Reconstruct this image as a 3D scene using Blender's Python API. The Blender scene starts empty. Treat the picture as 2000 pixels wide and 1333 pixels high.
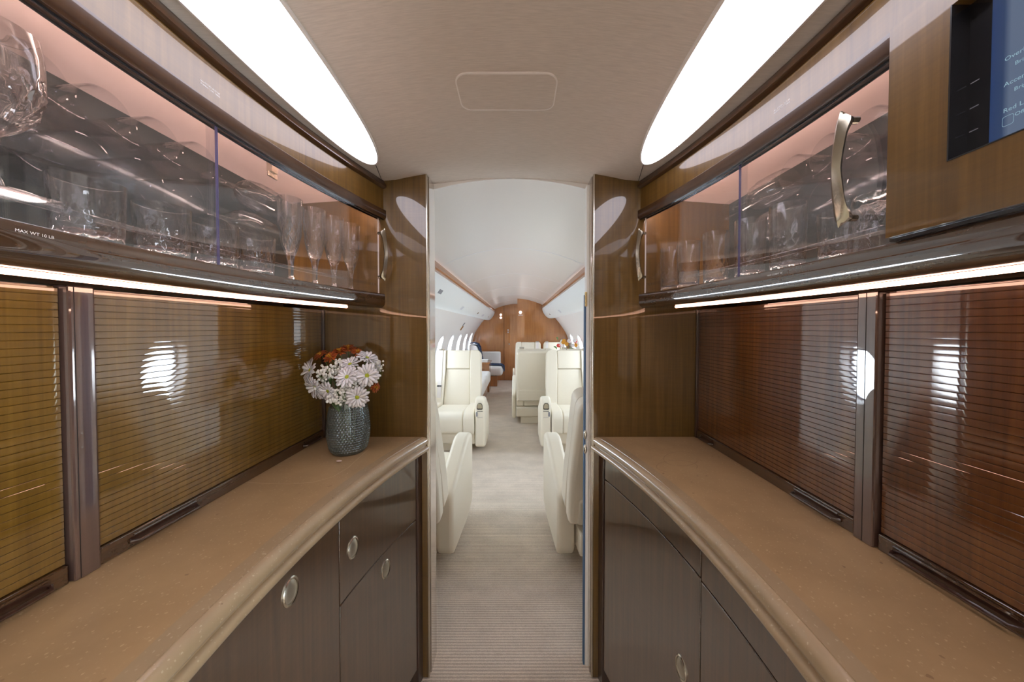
import bpy, bmesh, math, random
from mathutils import Vector, Matrix
random.seed(7)
PI = math.pi
SC = bpy.context.scene
COL = SC.collection

# ------------------------------------------------------------------ camera
CAMX, CAMZ = 0.025, 1.32
cd = bpy.data.cameras.new('camera')
cd.sensor_width = 36.0
cd.lens = 620.0 / 2000.0 * 36.0
cd.shift_x = -10.0 / 2000.0
cd.shift_y = -14.6 / 2000.0
cd.clip_start = 0.01
cam = bpy.data.objects.new('camera', cd)
COL.objects.link(cam)
cam.location = (CAMX, 0.0, CAMZ)
cam.rotation_euler = (math.radians(90 - 1.1), 0, 0)
SC.camera = cam

# ------------------------------------------------------------------ sky and exposure
W = bpy.data.worlds.new('sky')
SC.world = W
W.use_nodes = True
bg = W.node_tree.nodes['Background']
bg.inputs[0].default_value = (0.84, 0.93, 1.0, 1)
bg.inputs[1].default_value = 24.0
SC.view_settings.view_transform = 'Standard'
SC.view_settings.look = 'None'
SC.view_settings.gamma = 1.0
SC.view_settings.exposure = 0.0
SC.view_settings.use_curve_mapping = False
SC.cycles.max_bounces = 14
SC.cycles.diffuse_bounces = 6
SC.cycles.glossy_bounces = 6
SC.cycles.transmission_bounces = 12
SC.cycles.transparent_max_bounces = 40
SC.cycles.use_denoising = True
SC.cycles.sample_clamp_indirect = 6.0

LAMP_E = 5.4      # galley ceiling lens
LED_E = 8.0      # strip under the wall cabinets
CAB_E = 40.0       # strip inside the glass cabinets
COVE_E = 4.0      # cabin cove strip

# ------------------------------------------------------------------ materials
def newmat(name):
    m = bpy.data.materials.new(name)
    m.use_nodes = True
    nt = m.node_tree
    for n in list(nt.nodes):
        nt.nodes.remove(n)
    out = nt.nodes.new('ShaderNodeOutputMaterial')
    return m, nt, out

def principled(name, col, rough=0.5, metal=0.0, coat=0.0, coat_rough=0.03, coat_ior=1.5, spec=0.5, trans=0.0, ior=1.5, sheen=0.0):
    m, nt, out = newmat(name)
    b = nt.nodes.new('ShaderNodeBsdfPrincipled')
    nt.links.new(b.outputs[0], out.inputs[0])
    b.inputs['Base Color'].default_value = (*col, 1)
    b.inputs['Roughness'].default_value = rough
    b.inputs['Metallic'].default_value = metal
    b.inputs['Coat Weight'].default_value = coat
    b.inputs['Coat Roughness'].default_value = coat_rough
    b.inputs['Coat IOR'].default_value = coat_ior
    b.inputs['Specular IOR Level'].default_value = spec
    b.inputs['Transmission Weight'].default_value = trans
    b.inputs['IOR'].default_value = ior
    b.inputs['Sheen Weight'].default_value = sheen
    return m, nt, b

def posmap(nt, scale, rot=(0, 0, 0)):
    g = nt.nodes.new('ShaderNodeNewGeometry')
    mp = nt.nodes.new('ShaderNodeMapping')
    mp.inputs['Scale'].default_value = scale
    mp.inputs['Rotation'].default_value = rot
    nt.links.new(g.outputs['Position'], mp.inputs[0])
    return mp.outputs[0]

def noise(nt, vec, scale=1.0, detail=4.0, rough=0.55, dist=0.0):
    n = nt.nodes.new('ShaderNodeTexNoise')
    n.inputs['Scale'].default_value = scale
    n.inputs['Detail'].default_value = detail
    n.inputs['Roughness'].default_value = rough
    n.inputs['Distortion'].default_value = dist
    nt.links.new(vec, n.inputs['Vector'])
    return n.outputs['Fac']

def ramp(nt, fac, stops):
    r = nt.nodes.new('ShaderNodeValToRGB')
    el = r.color_ramp.elements
    while len(el) < len(stops):
        el.new(0.5)
    for e, (p, c) in zip(el, stops):
        e.position = p
        e.color = (*c, 1)
    nt.links.new(fac, r.inputs[0])
    return r.outputs[0]

def mixc(nt, fac, a, b, mode='MIX'):
    n = nt.nodes.new('ShaderNodeMix')
    n.data_type = 'RGBA'
    n.blend_type = mode
    for sock, val in ((n.inputs[0], fac), (n.inputs[6], a), (n.inputs[7], b)):
        if hasattr(val, 'is_output'):
            nt.links.new(val, sock)
        elif isinstance(val, (int, float)):
            sock.default_value = val
        else:
            sock.default_value = (*val, 1)
    return n.outputs[2]

def bump(nt, bsdf, fac, strength=0.2, dist=0.002):
    b = nt.nodes.new('ShaderNodeBump')
    b.inputs['Strength'].default_value = strength
    b.inputs['Distance'].default_value = dist
    nt.links.new(fac, b.inputs['Height'])
    nt.links.new(b.outputs[0], bsdf.inputs['Normal'])

def wood(name, dark, mid, light, grain='z', coat_ior=1.75, ripple=0.25):
    m, nt, b = principled(name, mid, 0.32, coat=1.0, coat_rough=0.012, coat_ior=coat_ior, spec=0.3)
    s1 = {'z': (70, 70, 2.2), 'y': (70, 2.2, 70), 'x': (2.2, 70, 70)}[grain]
    s2 = {'z': (9, 9, 130), 'y': (9, 130, 9), 'x': (130, 9, 9)}[grain]
    v = posmap(nt, s1)
    f = noise(nt, v, 1.0, 6, 0.6, 0.6)
    c = ramp(nt, f, [(0.2, dark), (0.5, mid), (0.8, light)])
    f2 = noise(nt, posmap(nt, s2), 1.0, 2, 0.5, 1.2)
    c2 = ramp(nt, f2, [(0.35, (0.72, 0.72, 0.72)), (0.65, (1.12, 1.12, 1.12))])
    c = mixc(nt, ripple, c, c2, 'MULTIPLY')
    f3 = noise(nt, posmap(nt, (3, 3, 3)), 1.0, 2, 0.5)
    c3 = ramp(nt, f3, [(0.3, (0.8, 0.8, 0.8)), (0.7, (1.1, 1.1, 1.1))])
    c = mixc(nt, 0.6, c, c3, 'MULTIPLY')
    nt.links.new(c, b.inputs['Base Color'])
    return m

def emit(name, col, strength):
    m, nt, out = newmat(name)
    e = nt.nodes.new('ShaderNodeEmission')
    e.inputs[0].default_value = (*col, 1)
    e.inputs[1].default_value = strength
    nt.links.new(e.outputs[0], out.inputs[0])
    return m

def thin_glass(name, tint, ior=1.5, rough=0.0):
    m, nt, out = newmat(name)
    t = nt.nodes.new('ShaderNodeBsdfTransparent')
    t.inputs[0].default_value = (*tint, 1)
    g = nt.nodes.new('ShaderNodeBsdfGlossy')
    g.inputs['Roughness'].default_value = rough
    geo = nt.nodes.new('ShaderNodeNewGeometry')
    mm = nt.nodes.new('ShaderNodeMix')
    mm.data_type = 'FLOAT'
    mm.inputs[2].default_value = ior
    mm.inputs[3].default_value = 1.0 / ior
    nt.links.new(geo.outputs['Backfacing'], mm.inputs[0])
    fr = nt.nodes.new('ShaderNodeFresnel')
    nt.links.new(mm.outputs[0], fr.inputs[0])
    mx = nt.nodes.new('ShaderNodeMixShader')
    nt.links.new(fr.outputs[0], mx.inputs[0])
    nt.links.new(t.outputs[0], mx.inputs[1])
    nt.links.new(g.outputs[0], mx.inputs[2])
    nt.links.new(mx.outputs[0], out.inputs[0])
    return m

def crystal(name, tint, clear=0.65):
    """cut glass: mostly see-through with sharp reflections, the rest refracted"""
    m = thin_glass(name, tint, 1.55)
    nt = m.node_tree
    out = [n for n in nt.nodes if n.type == 'OUTPUT_MATERIAL'][0]
    first = out.inputs[0].links[0].from_socket
    g = nt.nodes.new('ShaderNodeBsdfGlass')
    g.inputs['Color'].default_value = (1, 1, 1, 1)
    g.inputs['Roughness'].default_value = 0.0
    g.inputs['IOR'].default_value = 1.5
    mx = nt.nodes.new('ShaderNodeMixShader')
    mx.inputs[0].default_value = 1 - clear
    nt.links.new(first, mx.inputs[1])
    nt.links.new(g.outputs[0], mx.inputs[2])
    nt.links.new(mx.outputs[0], out.inputs[0])
    return m

M = {}
M['wood'] = wood('galley_walnut', (0.076, 0.04, 0.01), (0.128, 0.069, 0.014), (0.182, 0.102, 0.024), 'z', 1.55)
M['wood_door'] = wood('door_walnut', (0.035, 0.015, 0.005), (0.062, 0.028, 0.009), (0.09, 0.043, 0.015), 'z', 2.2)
M['wood_frieze'] = wood('frieze_walnut', (0.08, 0.038, 0.007), (0.13, 0.066, 0.012), (0.18, 0.095, 0.022), 'z', 1.42)
M['wood_y'] = wood('galley_walnut_lengthwise', (0.03, 0.011, 0.004), (0.052, 0.021, 0.007), (0.08, 0.035, 0.012), 'y', 2.2)
M['wood_red'] = wood('tambour_mahogany', (0.05, 0.014, 0.004), (0.12, 0.038, 0.008), (0.19, 0.068, 0.014), 'z', 2.1)
M['wood_tan'] = wood('tambour_walnut', (0.095, 0.046, 0.006), (0.16, 0.082, 0.011), (0.23, 0.125, 0.02), 'z', 2.1)
M['wood_rail'] = wood('rail_walnut', (0.03, 0.011, 0.004), (0.052, 0.021, 0.007), (0.08, 0.035, 0.012), 'y', 1.5)
M['wood_dark'] = wood('dark_stained_wood', (0.018, 0.007, 0.005), (0.04, 0.015, 0.009), (0.065, 0.027, 0.014), 'z', 1.7)
M['wood_cabin'] = wood('cabin_cherry', (0.29, 0.105, 0.03), (0.41, 0.165, 0.05), (0.51, 0.225, 0.075), 'z', 1.6, 0.15)
M['wood_cabin_y'] = wood('cabin_cherry_lengthwise', (0.24, 0.082, 0.02), (0.32, 0.115, 0.03), (0.39, 0.15, 0.042), 'y', 1.15, 0.1)

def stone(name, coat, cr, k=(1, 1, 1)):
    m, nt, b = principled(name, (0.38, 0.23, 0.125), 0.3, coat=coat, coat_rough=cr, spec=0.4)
    v = posmap(nt, (1, 1, 1))
    f1 = noise(nt, v, 7, 4, 0.6)
    c = ramp(nt, f1, [(0.3, (0.36, 0.235, 0.12)), (0.7, (0.45, 0.30, 0.155))])
    vo = nt.nodes.new('ShaderNodeTexVoronoi')
    vo.inputs['Scale'].default_value = 480
    nt.links.new(v, vo.inputs['Vector'])
    spk = ramp(nt, vo.outputs['Color'], [(0.0, (0, 0, 0)), (0.86, (0, 0, 0)), (0.93, (1, 1, 1))])
    c = mixc(nt, spk, c, (0.53, 0.38, 0.22))
    vo2 = nt.nodes.new('ShaderNodeTexVoronoi')
    vo2.inputs['Scale'].default_value = 230
    nt.links.new(v, vo2.inputs['Vector'])
    spk2 = ramp(nt, vo2.outputs['Color'], [(0.0, (1, 1, 1)), (0.035, (1, 1, 1)), (0.05, (0, 0, 0))])
    inv = mixc(nt, spk2, c, (0.27, 0.165, 0.085))
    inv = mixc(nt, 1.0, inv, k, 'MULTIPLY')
    nt.links.new(inv, b.inputs['Base Color'])
    return m
M['stone'] = stone('engineered_stone', 0.25, 0.12)
M['stone_edge'] = stone('polished_stone_edge', 1.0, 0.12, (0.97, 1.06, 1.22))  # same stone as the slab; greyer tint paints in the lamp reflection

def carpet():
    m, nt, b = principled('ribbed_carpet', (0.5, 0.44, 0.4), 0.95, spec=0.1, sheen=0.2)
    v = posmap(nt, (1, 1, 1))
    wv = nt.nodes.new('ShaderNodeTexWave')
    wv.wave_type = 'BANDS'
    wv.bands_direction = 'Y'
    wv.inputs['Scale'].default_value = 26.0
    wv.inputs['Distortion'].default_value = 1.6
    wv.inputs['Detail'].default_value = 2
    wv.inputs['Detail Scale'].default_value = 6
    nt.links.new(v, wv.inputs['Vector'])
    f2 = noise(nt, posmap(nt, (5, 8, 1)), 1.0, 3, 0.6)
    f3 = noise(nt, posmap(nt, (300, 300, 300)), 1.0, 2, 0.5)
    c = ramp(nt, wv.outputs['Fac'], [(0.15, (0.58, 0.485, 0.39)), (0.8, (0.80, 0.69, 0.575))])
    c2 = ramp(nt, f2, [(0.3, (0.85, 0.85, 0.85)), (0.7, (1.08, 1.08, 1.08))])
    c = mixc(nt, 0.8, c, c2, 'MULTIPLY')
    c3 = ramp(nt, f3, [(0.25, (0.75, 0.75, 0.75)), (0.75, (1.15, 1.15, 1.15))])
    c = mixc(nt, 0.7, c, c3, 'MULTIPLY')
    nt.links.new(c, b.inputs['Base Color'])
    bump(nt, b, wv.outputs['Fac'], 0.5, 0.006)
    return m
M['carpet'] = carpet()

def fabric(name, col, fs=(30, 420, 30)):
    m, nt, b = principled(name, col, 0.75, spec=0.25)
    f = noise(nt, posmap(nt, fs), 1.0, 3, 0.6)
    c = ramp(nt, f, [(0.3, tuple(x * 0.9 for x in col)), (0.7, tuple(min(1, x * 1.07) for x in col))])
    nt.links.new(c, b.inputs['Base Color'])
    return m
M['ceil_fabric'] = fabric('ceiling_fabric', (0.60, 0.53, 0.47))
M['cabin_ceiling'] = principled('satin_white_ceiling', (0.83, 0.81, 0.79), 0.2, spec=0.6)[0]
M['wall_white'] = principled('sidewall_white', (0.80, 0.77, 0.75), 0.5, spec=0.4)[0]
M['psu_white'] = principled('service_panel_white', (0.80, 0.83, 0.83), 0.38, spec=0.4)[0]
M['beige'] = fabric('vestibule_panel', (0.55, 0.48, 0.4), (40, 40, 40))

def leather(name, col):
    m, nt, b = principled(name, col, 0.42, spec=0.4)
    f = noise(nt, posmap(nt, (180, 180, 180)), 1.0, 2, 0.5)
    bump(nt, b, f, 0.08, 0.002)
    return m
M['leather'] = leather('cream_leather', (0.83, 0.765, 0.635))
M['leather_seam'] = principled('leather_seam', (0.42, 0.37, 0.28), 0.6)[0]
M['white_cloth'] = principled('white_upholstery', (0.85, 0.84, 0.82), 0.7)[0]
M['chrome'] = principled('brushed_nickel', (0.62, 0.58, 0.50), 0.22, 1.0)[0]
M['pewter'] = principled('pewter_handle', (0.33, 0.30, 0.235), 0.24, 1.0)[0]
M['satin'] = principled('satin_nickel', (0.55, 0.51, 0.42), 0.42, 0.9)[0]
M['brass'] = principled('polished_brass', (0.75, 0.58, 0.30), 0.2, 1.0)[0]
M['black'] = principled('black_plastic', (0.012, 0.012, 0.014), 0.2, coat=0.5)[0]
M['dark_gap'] = principled('dark_gap', (0.01, 0.006, 0.004), 0.6)[0]
M['blue_gasket'] = principled('blue_gasket', (0.06, 0.12, 0.22), 0.55)[0]
M['grey'] = principled('grey_plastic', (0.22, 0.22, 0.25), 0.5)[0]
M['pale_grey'] = principled('pale_grey_plastic', (0.62, 0.64, 0.70), 0.5)[0]
M['print'] = principled('white_print', (0.75, 0.75, 0.75), 0.5)[0]
M['mauve'] = wood('mullion_lacquer', (0.06, 0.035, 0.028), (0.09, 0.052, 0.042), (0.115, 0.068, 0.054), 'z', 2.3, 0.1)
M['cab_inside'] = principled('cabinet_lining', (0.80, 0.62, 0.55), 0.35, spec=0.4)[0]  # white lining; pink strip light is put into its rosy colour
M['mirror'] = principled('smoked_back_panel', (0.045, 0.06, 0.06), 0.2, 0.0, coat=0.6, coat_ior=1.5)[0]
M['pane'] = thin_glass('cabinet_glass', (0.955, 0.955, 0.965), 1.6)
M['scuff'] = principled('pale_scuff', (0.62, 0.47, 0.30), 0.5)[0]
M['stain'] = principled('dark_ring_stain', (0.29, 0.18, 0.095), 0.35)[0]
M['win_pane'] = thin_glass('window_acrylic', (0.95, 0.97, 1.0), 1.45)
M['jamb_metal'] = principled('polished_jamb', (0.72, 0.67, 0.63), 0.08, 0.85)[0]
M['pane_edge'] = principled('glass_edge', (0.08, 0.07, 0.16), 0.12, coat=0.6)[0]
M['crystal'] = crystal('lead_crystal', (0.99, 0.985, 0.985), 0.15)
M['crystal_thin'] = thin_glass('blown_crystal', (0.975, 0.975, 0.98), 1.5)
M['acrylic'] = thin_glass('clear_acrylic', (0.95, 0.96, 0.98), 1.5)
M['lamp'] = emit('lamp_lens', (0.93, 0.89, 1.0), LAMP_E)
M['lamp_rim'] = principled('lamp_rim', (0.75, 0.70, 0.66), 0.35)[0]
M['led'] = emit('led_strip', (1.0, 0.54, 0.38), LED_E)
M['cab_led'] = emit('cabinet_led', (1.0, 0.72, 0.62), CAB_E)
M['cab_led_back'] = emit('cabinet_back_led', (1.0, 0.74, 0.64), 75.0)
M['cove'] = emit('cove_led', (1.0, 0.68, 0.52), COVE_E)
M['exit'] = emit('lit_sign', (1.0, 0.9, 0.86), 1.6)
M['ui_text'] = emit('screen_text', (0.45, 0.68, 0.8), 0.62)
M['navy'] = fabric('navy_knit', (0.035, 0.06, 0.12), (200, 200, 200))
M['petal'] = principled('daisy_petal', (0.86, 0.84, 0.86), 0.55, sheen=0.2)[0]
M['disc'] = principled('daisy_disc', (0.34, 0.38, 0.02), 0.8)[0]
M['rust'] = principled('rust_petal', (0.42, 0.085, 0.012), 0.6)[0]
M['rust_tip'] = principled('orange_centre', (0.62, 0.28, 0.02), 0.7)[0]
M['floret'] = principled('gypsophila_white', (0.82, 0.81, 0.76), 0.7)[0]
M['stem'] = principled('green_stem', (0.09, 0.17, 0.035), 0.6)[0]
M['red'] = principled('red_flower', (0.55, 0.03, 0.02), 0.6)[0]
M['white_glaze'] = principled('white_ceramic', (0.8, 0.79, 0.76), 0.2)[0]
def vase_glass():
    m = thin_glass('teal_vase_glass', (0.86, 0.90, 0.90), 1.6, 0.03)
    nt = m.node_tree
    out = [n for n in nt.nodes if n.type == 'OUTPUT_MATERIAL'][0]
    first = out.inputs[0].links[0].from_socket
    b = nt.nodes.new('ShaderNodeBsdfPrincipled')
    b.inputs['Base Color'].default_value = (0.22, 0.26, 0.255, 1)
    b.inputs['Metallic'].default_value = 0.55
    b.inputs['Roughness'].default_value = 0.12
    mx = nt.nodes.new('ShaderNodeMixShader')
    mx.inputs[0].default_value = 0.4
    nt.links.new(first, mx.inputs[1])
    nt.links.new(b.outputs[0], mx.inputs[2])
    nt.links.new(mx.outputs[0], out.inputs[0])
    return m
M['vase'] = vase_glass()
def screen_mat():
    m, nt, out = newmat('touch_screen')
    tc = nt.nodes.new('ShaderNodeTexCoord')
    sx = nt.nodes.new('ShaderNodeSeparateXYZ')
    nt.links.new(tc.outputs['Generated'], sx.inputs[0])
    c = ramp(nt, sx.outputs[1], [(0.0, (0.2, 0.27, 0.4)), (0.945, (0.17, 0.235, 0.36)), (0.965, (0.03, 0.075, 0.19)), (1.0, (0.015, 0.06, 0.2))])  # pale part of the glow colour partly stands in for a reflection
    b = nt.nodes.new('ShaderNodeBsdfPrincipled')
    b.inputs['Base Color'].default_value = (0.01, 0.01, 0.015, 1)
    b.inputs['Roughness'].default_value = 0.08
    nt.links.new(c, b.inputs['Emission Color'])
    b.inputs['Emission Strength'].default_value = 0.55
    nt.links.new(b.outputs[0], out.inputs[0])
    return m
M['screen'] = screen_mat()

# ------------------------------------------------------------------ mesh helpers
def wloc(o):
    v = Vector((0, 0, 0))
    while o is not None:
        v += o.location
        o = o.parent
    return v

def link(name, me, mat, parent=None, smooth=False, bevel=0.0, seg=2, kind=None):
    o = bpy.data.objects.new(name, me)
    COL.objects.link(o)
    if mat is not None and not me.materials:
        me.materials.append(mat)
    if parent is not None:
        o.parent = parent
    if bevel > 0:
        md = o.modifiers.new('bevel', 'BEVEL')
        md.width = bevel
        md.segments = seg
        md.limit_method = 'ANGLE'
        md.angle_limit = math.radians(40)
    if kind:
        o['kind'] = kind
    return o

class MB:
    def __init__(self):
        self.v = []
        self.f = []
    def add(self, vs, fs):
        k = len(self.v)
        self.v += [tuple(p) for p in vs]
        self.f += [tuple(i + k for i in f) for f in fs]
        return self
    def box(self, x0, x1, y0, y1, z0, z1):
        vs = [(x, y, z) for x in (x0, x1) for y in (y0, y1) for z in (z0, z1)]
        return self.add(vs, [(0, 1, 3, 2), (4, 6, 7, 5), (0, 4, 5, 1), (2, 3, 7, 6), (0, 2, 6, 4), (1, 5, 7, 3)])
    def loft(self, rings, close=True, caps=True, cyc=False):
        n = len(rings[0])
        vs = [p for r in rings for p in r]
        fs = []
        m = len(rings)
        for i in range(m if cyc else m - 1):
            a, b = i * n, ((i + 1) % m) * n
            for j in range(n if close else n - 1):
                k = (j + 1) % n
                fs.append((a + j, a + k, b + k, b + j))
        if caps and close and not cyc:
            fs.append(tuple(range(n)))
            fs.append(tuple(reversed(range((m - 1) * n, m * n))))
        return self.add(vs, fs)
    def prism(self, poly, axis, a, b):
        f = {'x': lambda u, v, t: (t, u, v), 'y': lambda u, v, t: (u, t, v), 'z': lambda u, v, t: (u, v, t)}[axis]
        return self.loft([[f(u, v, a) for u, v in poly], [f(u, v, b) for u, v in poly]])
    def lathe(self, prof, n, c=(0, 0, 0), fn=None, cyc=False):
        rings = []
        for i, (r, z) in enumerate(prof):
            ring = []
            for k in range(n):
                t = 2 * PI * k / n
                rr = r if fn is None else fn(i, r, z, t)
                ring.append((c[0] + rr * math.cos(t), c[1] + rr * math.sin(t), c[2] + z))
            rings.append(ring)
        return self.loft(rings, True, not cyc, cyc)
    def tube(self, pts, r, n=8, caps=True):
        pts = [Vector(p) for p in pts]
        rings = []
        for i, p in enumerate(pts):
            d = (pts[min(i + 1, len(pts) - 1)] - pts[max(i - 1, 0)]).normalized()
            up = Vector((0, 0, 1)) if abs(d.z) < 0.9 else Vector((1, 0, 0))
            a = d.cross(up).normalized()
            b = d.cross(a)
            rr = r[i] if isinstance(r, (list, tuple)) else r
            rings.append([tuple(p + a * rr * math.cos(2 * PI * k / n) + b * rr * math.sin(2 * PI * k / n)) for k in range(n)])
        return self.loft(rings, True, caps)
    def ball(self, c, r, nu=10, nv=6, sx=1, sy=1, sz=1):
        prof = [(max(1e-5, r * math.sin(PI * i / nv)), -r * math.cos(PI * i / nv)) for i in range(nv + 1)]
        k = len(self.v)
        self.lathe(prof, nu)
        for i in range(k, len(self.v)):
            x, y, z = self.v[i]
            self.v[i] = (c[0] + x * sx, c[1] + y * sy, c[2] + z * sz)
        return self
    def xf(self, m):
        self.v = [tuple(m @ Vector(p)) for p in self.v]
        return self
    def mesh(self, name, off=None, smooth=False, recalc=True):
        me = bpy.data.meshes.new(name)
        vs = self.v if off is None else [(x - off[0], y - off[1], z - off[2]) for x, y, z in self.v]
        me.from_pydata(vs, [], self.f)
        me.update()
        if recalc:
            b = bmesh.new()
            b.from_mesh(me)
            bmesh.ops.recalc_face_normals(b, faces=b.faces)
            b.to_mesh(me)
            b.free()
        if smooth is True:
            for p in me.polygons:
                p.use_smooth = True
        elif smooth:
            me.shade_smooth_by_angle(angle=math.radians(smooth)) if hasattr(me, 'shade_smooth_by_angle') else me.set_sharp_from_angle(angle=math.radians(smooth))
            for p in me.polygons:
                p.use_smooth = True
        return me
    def build(self, name, mat, parent=None, smooth=False, bevel=0.0, seg=2, kind=None, recalc=True):
        off = wloc(parent) if parent is not None else None
        me = self.mesh(name, off, smooth, recalc)
        return link(name, me, mat, parent, smooth, bevel, seg, kind)

def tag(o, label, cat, group=None):
    o['label'] = label
    o['category'] = cat
    if group:
        o['group'] = group
    return o

def thing(name, label, cat, loc=(0, 0, 0), rz=0.0, group=None):
    o = bpy.data.objects.new(name, None)
    o.empty_display_size = 0.05
    COL.objects.link(o)
    o.location = loc
    o.rotation_euler = (0, 0, rz)
    return tag(o, label, cat, group)

def struct(name, mb, mat, smooth=False, bevel=0.0, parent=None, recalc=True):
    o = mb.build(name, mat, parent, smooth, bevel, recalc=recalc)
    if parent is None:
        o['kind'] = 'structure'
    return o

def dup(root, loc, rot, label, group=None):
    r = root.copy()
    COL.objects.link(r)
    r.location = loc
    r.rotation_euler = rot
    r['label'] = label
    if group:
        r['group'] = group
    for ch in list(root.children):
        c = ch.copy()
        COL.objects.link(c)
        c.parent = r
        for g in list(ch.children):
            d = g.copy()
            COL.objects.link(d)
            d.parent = c
    return r

def rrect(w, h, r, n=5, cx=0.0, cy=0.0):
    pts = []
    for sx, sy, a0 in ((1, 1, 0), (-1, 1, 90), (-1, -1, 180), (1, -1, 270)):
        for i in range(n + 1):
            a = math.radians(a0 + 90 * i / n)
            pts.append((cx + sx * (w / 2 - r) + r * math.cos(a), cy + sy * (h / 2 - r) + r * math.sin(a)))
    return pts

def rpoly(pts, rad, n=4):
    """polygon with rounded corners; rad one value or one per corner"""
    out = []
    m = len(pts)
    for i in range(m):
        p = Vector(pts[i]); a = Vector(pts[i - 1]); b = Vector(pts[(i + 1) % m])
        r = rad[i] if isinstance(rad, (list, tuple)) else rad
        if r <= 0:
            out.append(tuple(p)); continue
        da = (a - p); db = (b - p)
        ra = min(r, da.length * 0.48); rb = min(r, db.length * 0.48)
        p0 = p + da.normalized() * ra
        p1 = p + db.normalized() * rb
        for k in range(n + 1):
            t = k / n
            q = p0 * (1 - t) ** 2 + p * 2 * t * (1 - t) + p1 * t * t
            out.append(tuple(q))
    return out

def text_mesh(s, size, mtx, mat, name, parent, extrude=0.0):
    cu = bpy.data.curves.new(name, 'FONT')
    cu.body = s
    cu.size = size
    cu.extrude = extrude
    cu.resolution_u = 2
    o = bpy.data.objects.new(name + '_tmp', cu)
    COL.objects.link(o)
    bpy.context.view_layer.update()
    dg = bpy.context.evaluated_depsgraph_get()
    me = bpy.data.meshes.new_from_object(o.evaluated_get(dg))
    bpy.data.objects.remove(o)
    me.name = name
    me.transform(mtx)
    off = wloc(parent)
    me.transform(Matrix.Translation(-off))
    me.materials.clear()
    return link(name, me, mat, parent)

# ------------------------------------------------------------------ galley dimensions
YB = 1.17          # face of the bulkhead
YN = -0.32         # near end of the galley, behind the camera
YM = 0.55          # widest point of the bowed fronts
K = 0.26
def arc(R, y):
    return R - K * (y - YM) ** 2
def aslope(y):
    return -2 * K * (y - YM)
def ys(y0, y1, step=0.03):
    n = max(2, int(math.ceil((y1 - y0) / step)))
    return [y0 + (y1 - y0) * i / n for i in range(n + 1)]
def arcloft(mb, s, R, sec, y0, y1, step=0.03):
    """section points (e, z): e is the distance outboard of the bowed front"""
    return mb.loft([[(s * (arc(R, y) + e), y, z) for e, z in sec] for y in ys(y0, y1, step)])
def arcbox(mb, s, R, e0, e1, y0, y1, z0, z1, step=0.03):
    return arcloft(mb, s, R, [(e0, z0), (e1, z0), (e1, z1), (e0, z1)], y0, y1, step)
def front_frame(s, R, y, z, e=0.0):
    """matrix on the bowed front: local x reads left to right from the aisle, y up, z toward the aisle"""
    t = Vector((s * aslope(y), 1, 0)).normalized()
    xa = t if s < 0 else -t
    za = Vector((0, 0, 1))
    nz = xa.cross(za)
    m = Matrix(((xa.x, za.x, nz.x, s * (arc(R, y) + e)), (xa.y, za.y, nz.y, y), (xa.z, za.z, nz.z, z), (0, 0, 0, 1)))
    return m
RC, RB, RU = 0.405, 0.432, {-1: 0.560, 1: 0.572}
ZC = 0.914
XT = 0.69
SIDE = {-1: 'left', 1: 'right'}

# ------------------------------------------------------------------ structure: floor, ceilings, walls
struct('floor', MB().box(-1.3, 1.3, -1.8, 8.3, -0.03, 0.0), M['carpet'])
def gz(x):
    return max(1.856, 1.905 - 0.26 * x * x)
def cz(x):
    return 1.902 - 0.45 * x * x
def sheet(fn, xs, y0, y1, th):
    poly = [(x, fn(x)) for x in xs] + [(x, fn(x) + th) for x in reversed(xs)]
    return MB().prism(poly, 'y', y0, y1)
xs = [-0.84 + 1.68 * i / 40 for i in range(41)]
ceil_g = struct('ceiling_galley', sheet(gz, xs, -0.36, 1.262, 0.03), M['ceil_fabric'], smooth=30)
# hatch let into the galley ceiling
def on_ceiling(poly, z0, z1):
    mb = MB()
    return mb.loft([[(x, y, gz(x) - z0) for x, y in poly], [(x, y, gz(x) - z1) for x, y in poly]])
hp = rrect(0.236, 0.118, 0.026, 6, 0.0, 0.797)
ring = MB().loft([[(x, y, gz(x) - d) for x, y in rrect(0.236 + w, 0.118 + w, 0.026 + w / 2, 6, 0.0, 0.797)] for w, d in ((0.0, -0.001), (0.0, 0.0035), (0.006, 0.0035), (0.006, -0.001))], cyc=True)
h = on_ceiling(hp, -0.001, 0.0022).build('hatch', M['ceil_fabric'], ceil_g)
h['label'] = 'rectangular rounded hatch in the galley ceiling'
ring.build('hatch_rim', M['lamp_rim'], ceil_g, smooth=30)
for s in (-1, 1):
    p0, p1 = Vector((s * 0.437, 1.04)), Vector((s * 0.468, 1.168))
    d = (p1 - p0).normalized(); nrm = Vector((-d.y, d.x)) * 0.0009
    q = [p0 + nrm, p1 + nrm, p1 - nrm, p0 - nrm]
    on_ceiling([tuple(v) for v in q], -0.001, 0.0008).build('ceiling_joint', M['dark_gap'], ceil_g)
MB().loft([[(x, 1.2615, gz(x) - 0.0012), (x, 1.2645, gz(x) - 0.0012), (x, 1.2645, gz(x) + 0.003), (x, 1.2615, gz(x) + 0.003)] for x in [-0.3 + 0.6 * i / 16 for i in range(17)]]).build('ceiling_joint', M['grey'], ceil_g)
xs = [-0.66 + 1.32 * i / 40 for i in range(41)]
ceil_c = struct('ceiling_cabin', sheet(cz, xs, 1.255, 8.25, 0.02), M['cabin_ceiling'], smooth=30)
for yj in (2.35, 3.45, 4.55, 5.65, 6.75):
    MB().loft([[(x, yj - 0.004, cz(x) - 0.0006), (x, yj + 0.004, cz(x) - 0.0006), (x, yj + 0.004, cz(x) + 0.004), (x, yj - 0.004, cz(x) + 0.004)] for x in xs[2:-2]]).build('panel_joint', M['pale_grey'], ceil_c)

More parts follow.
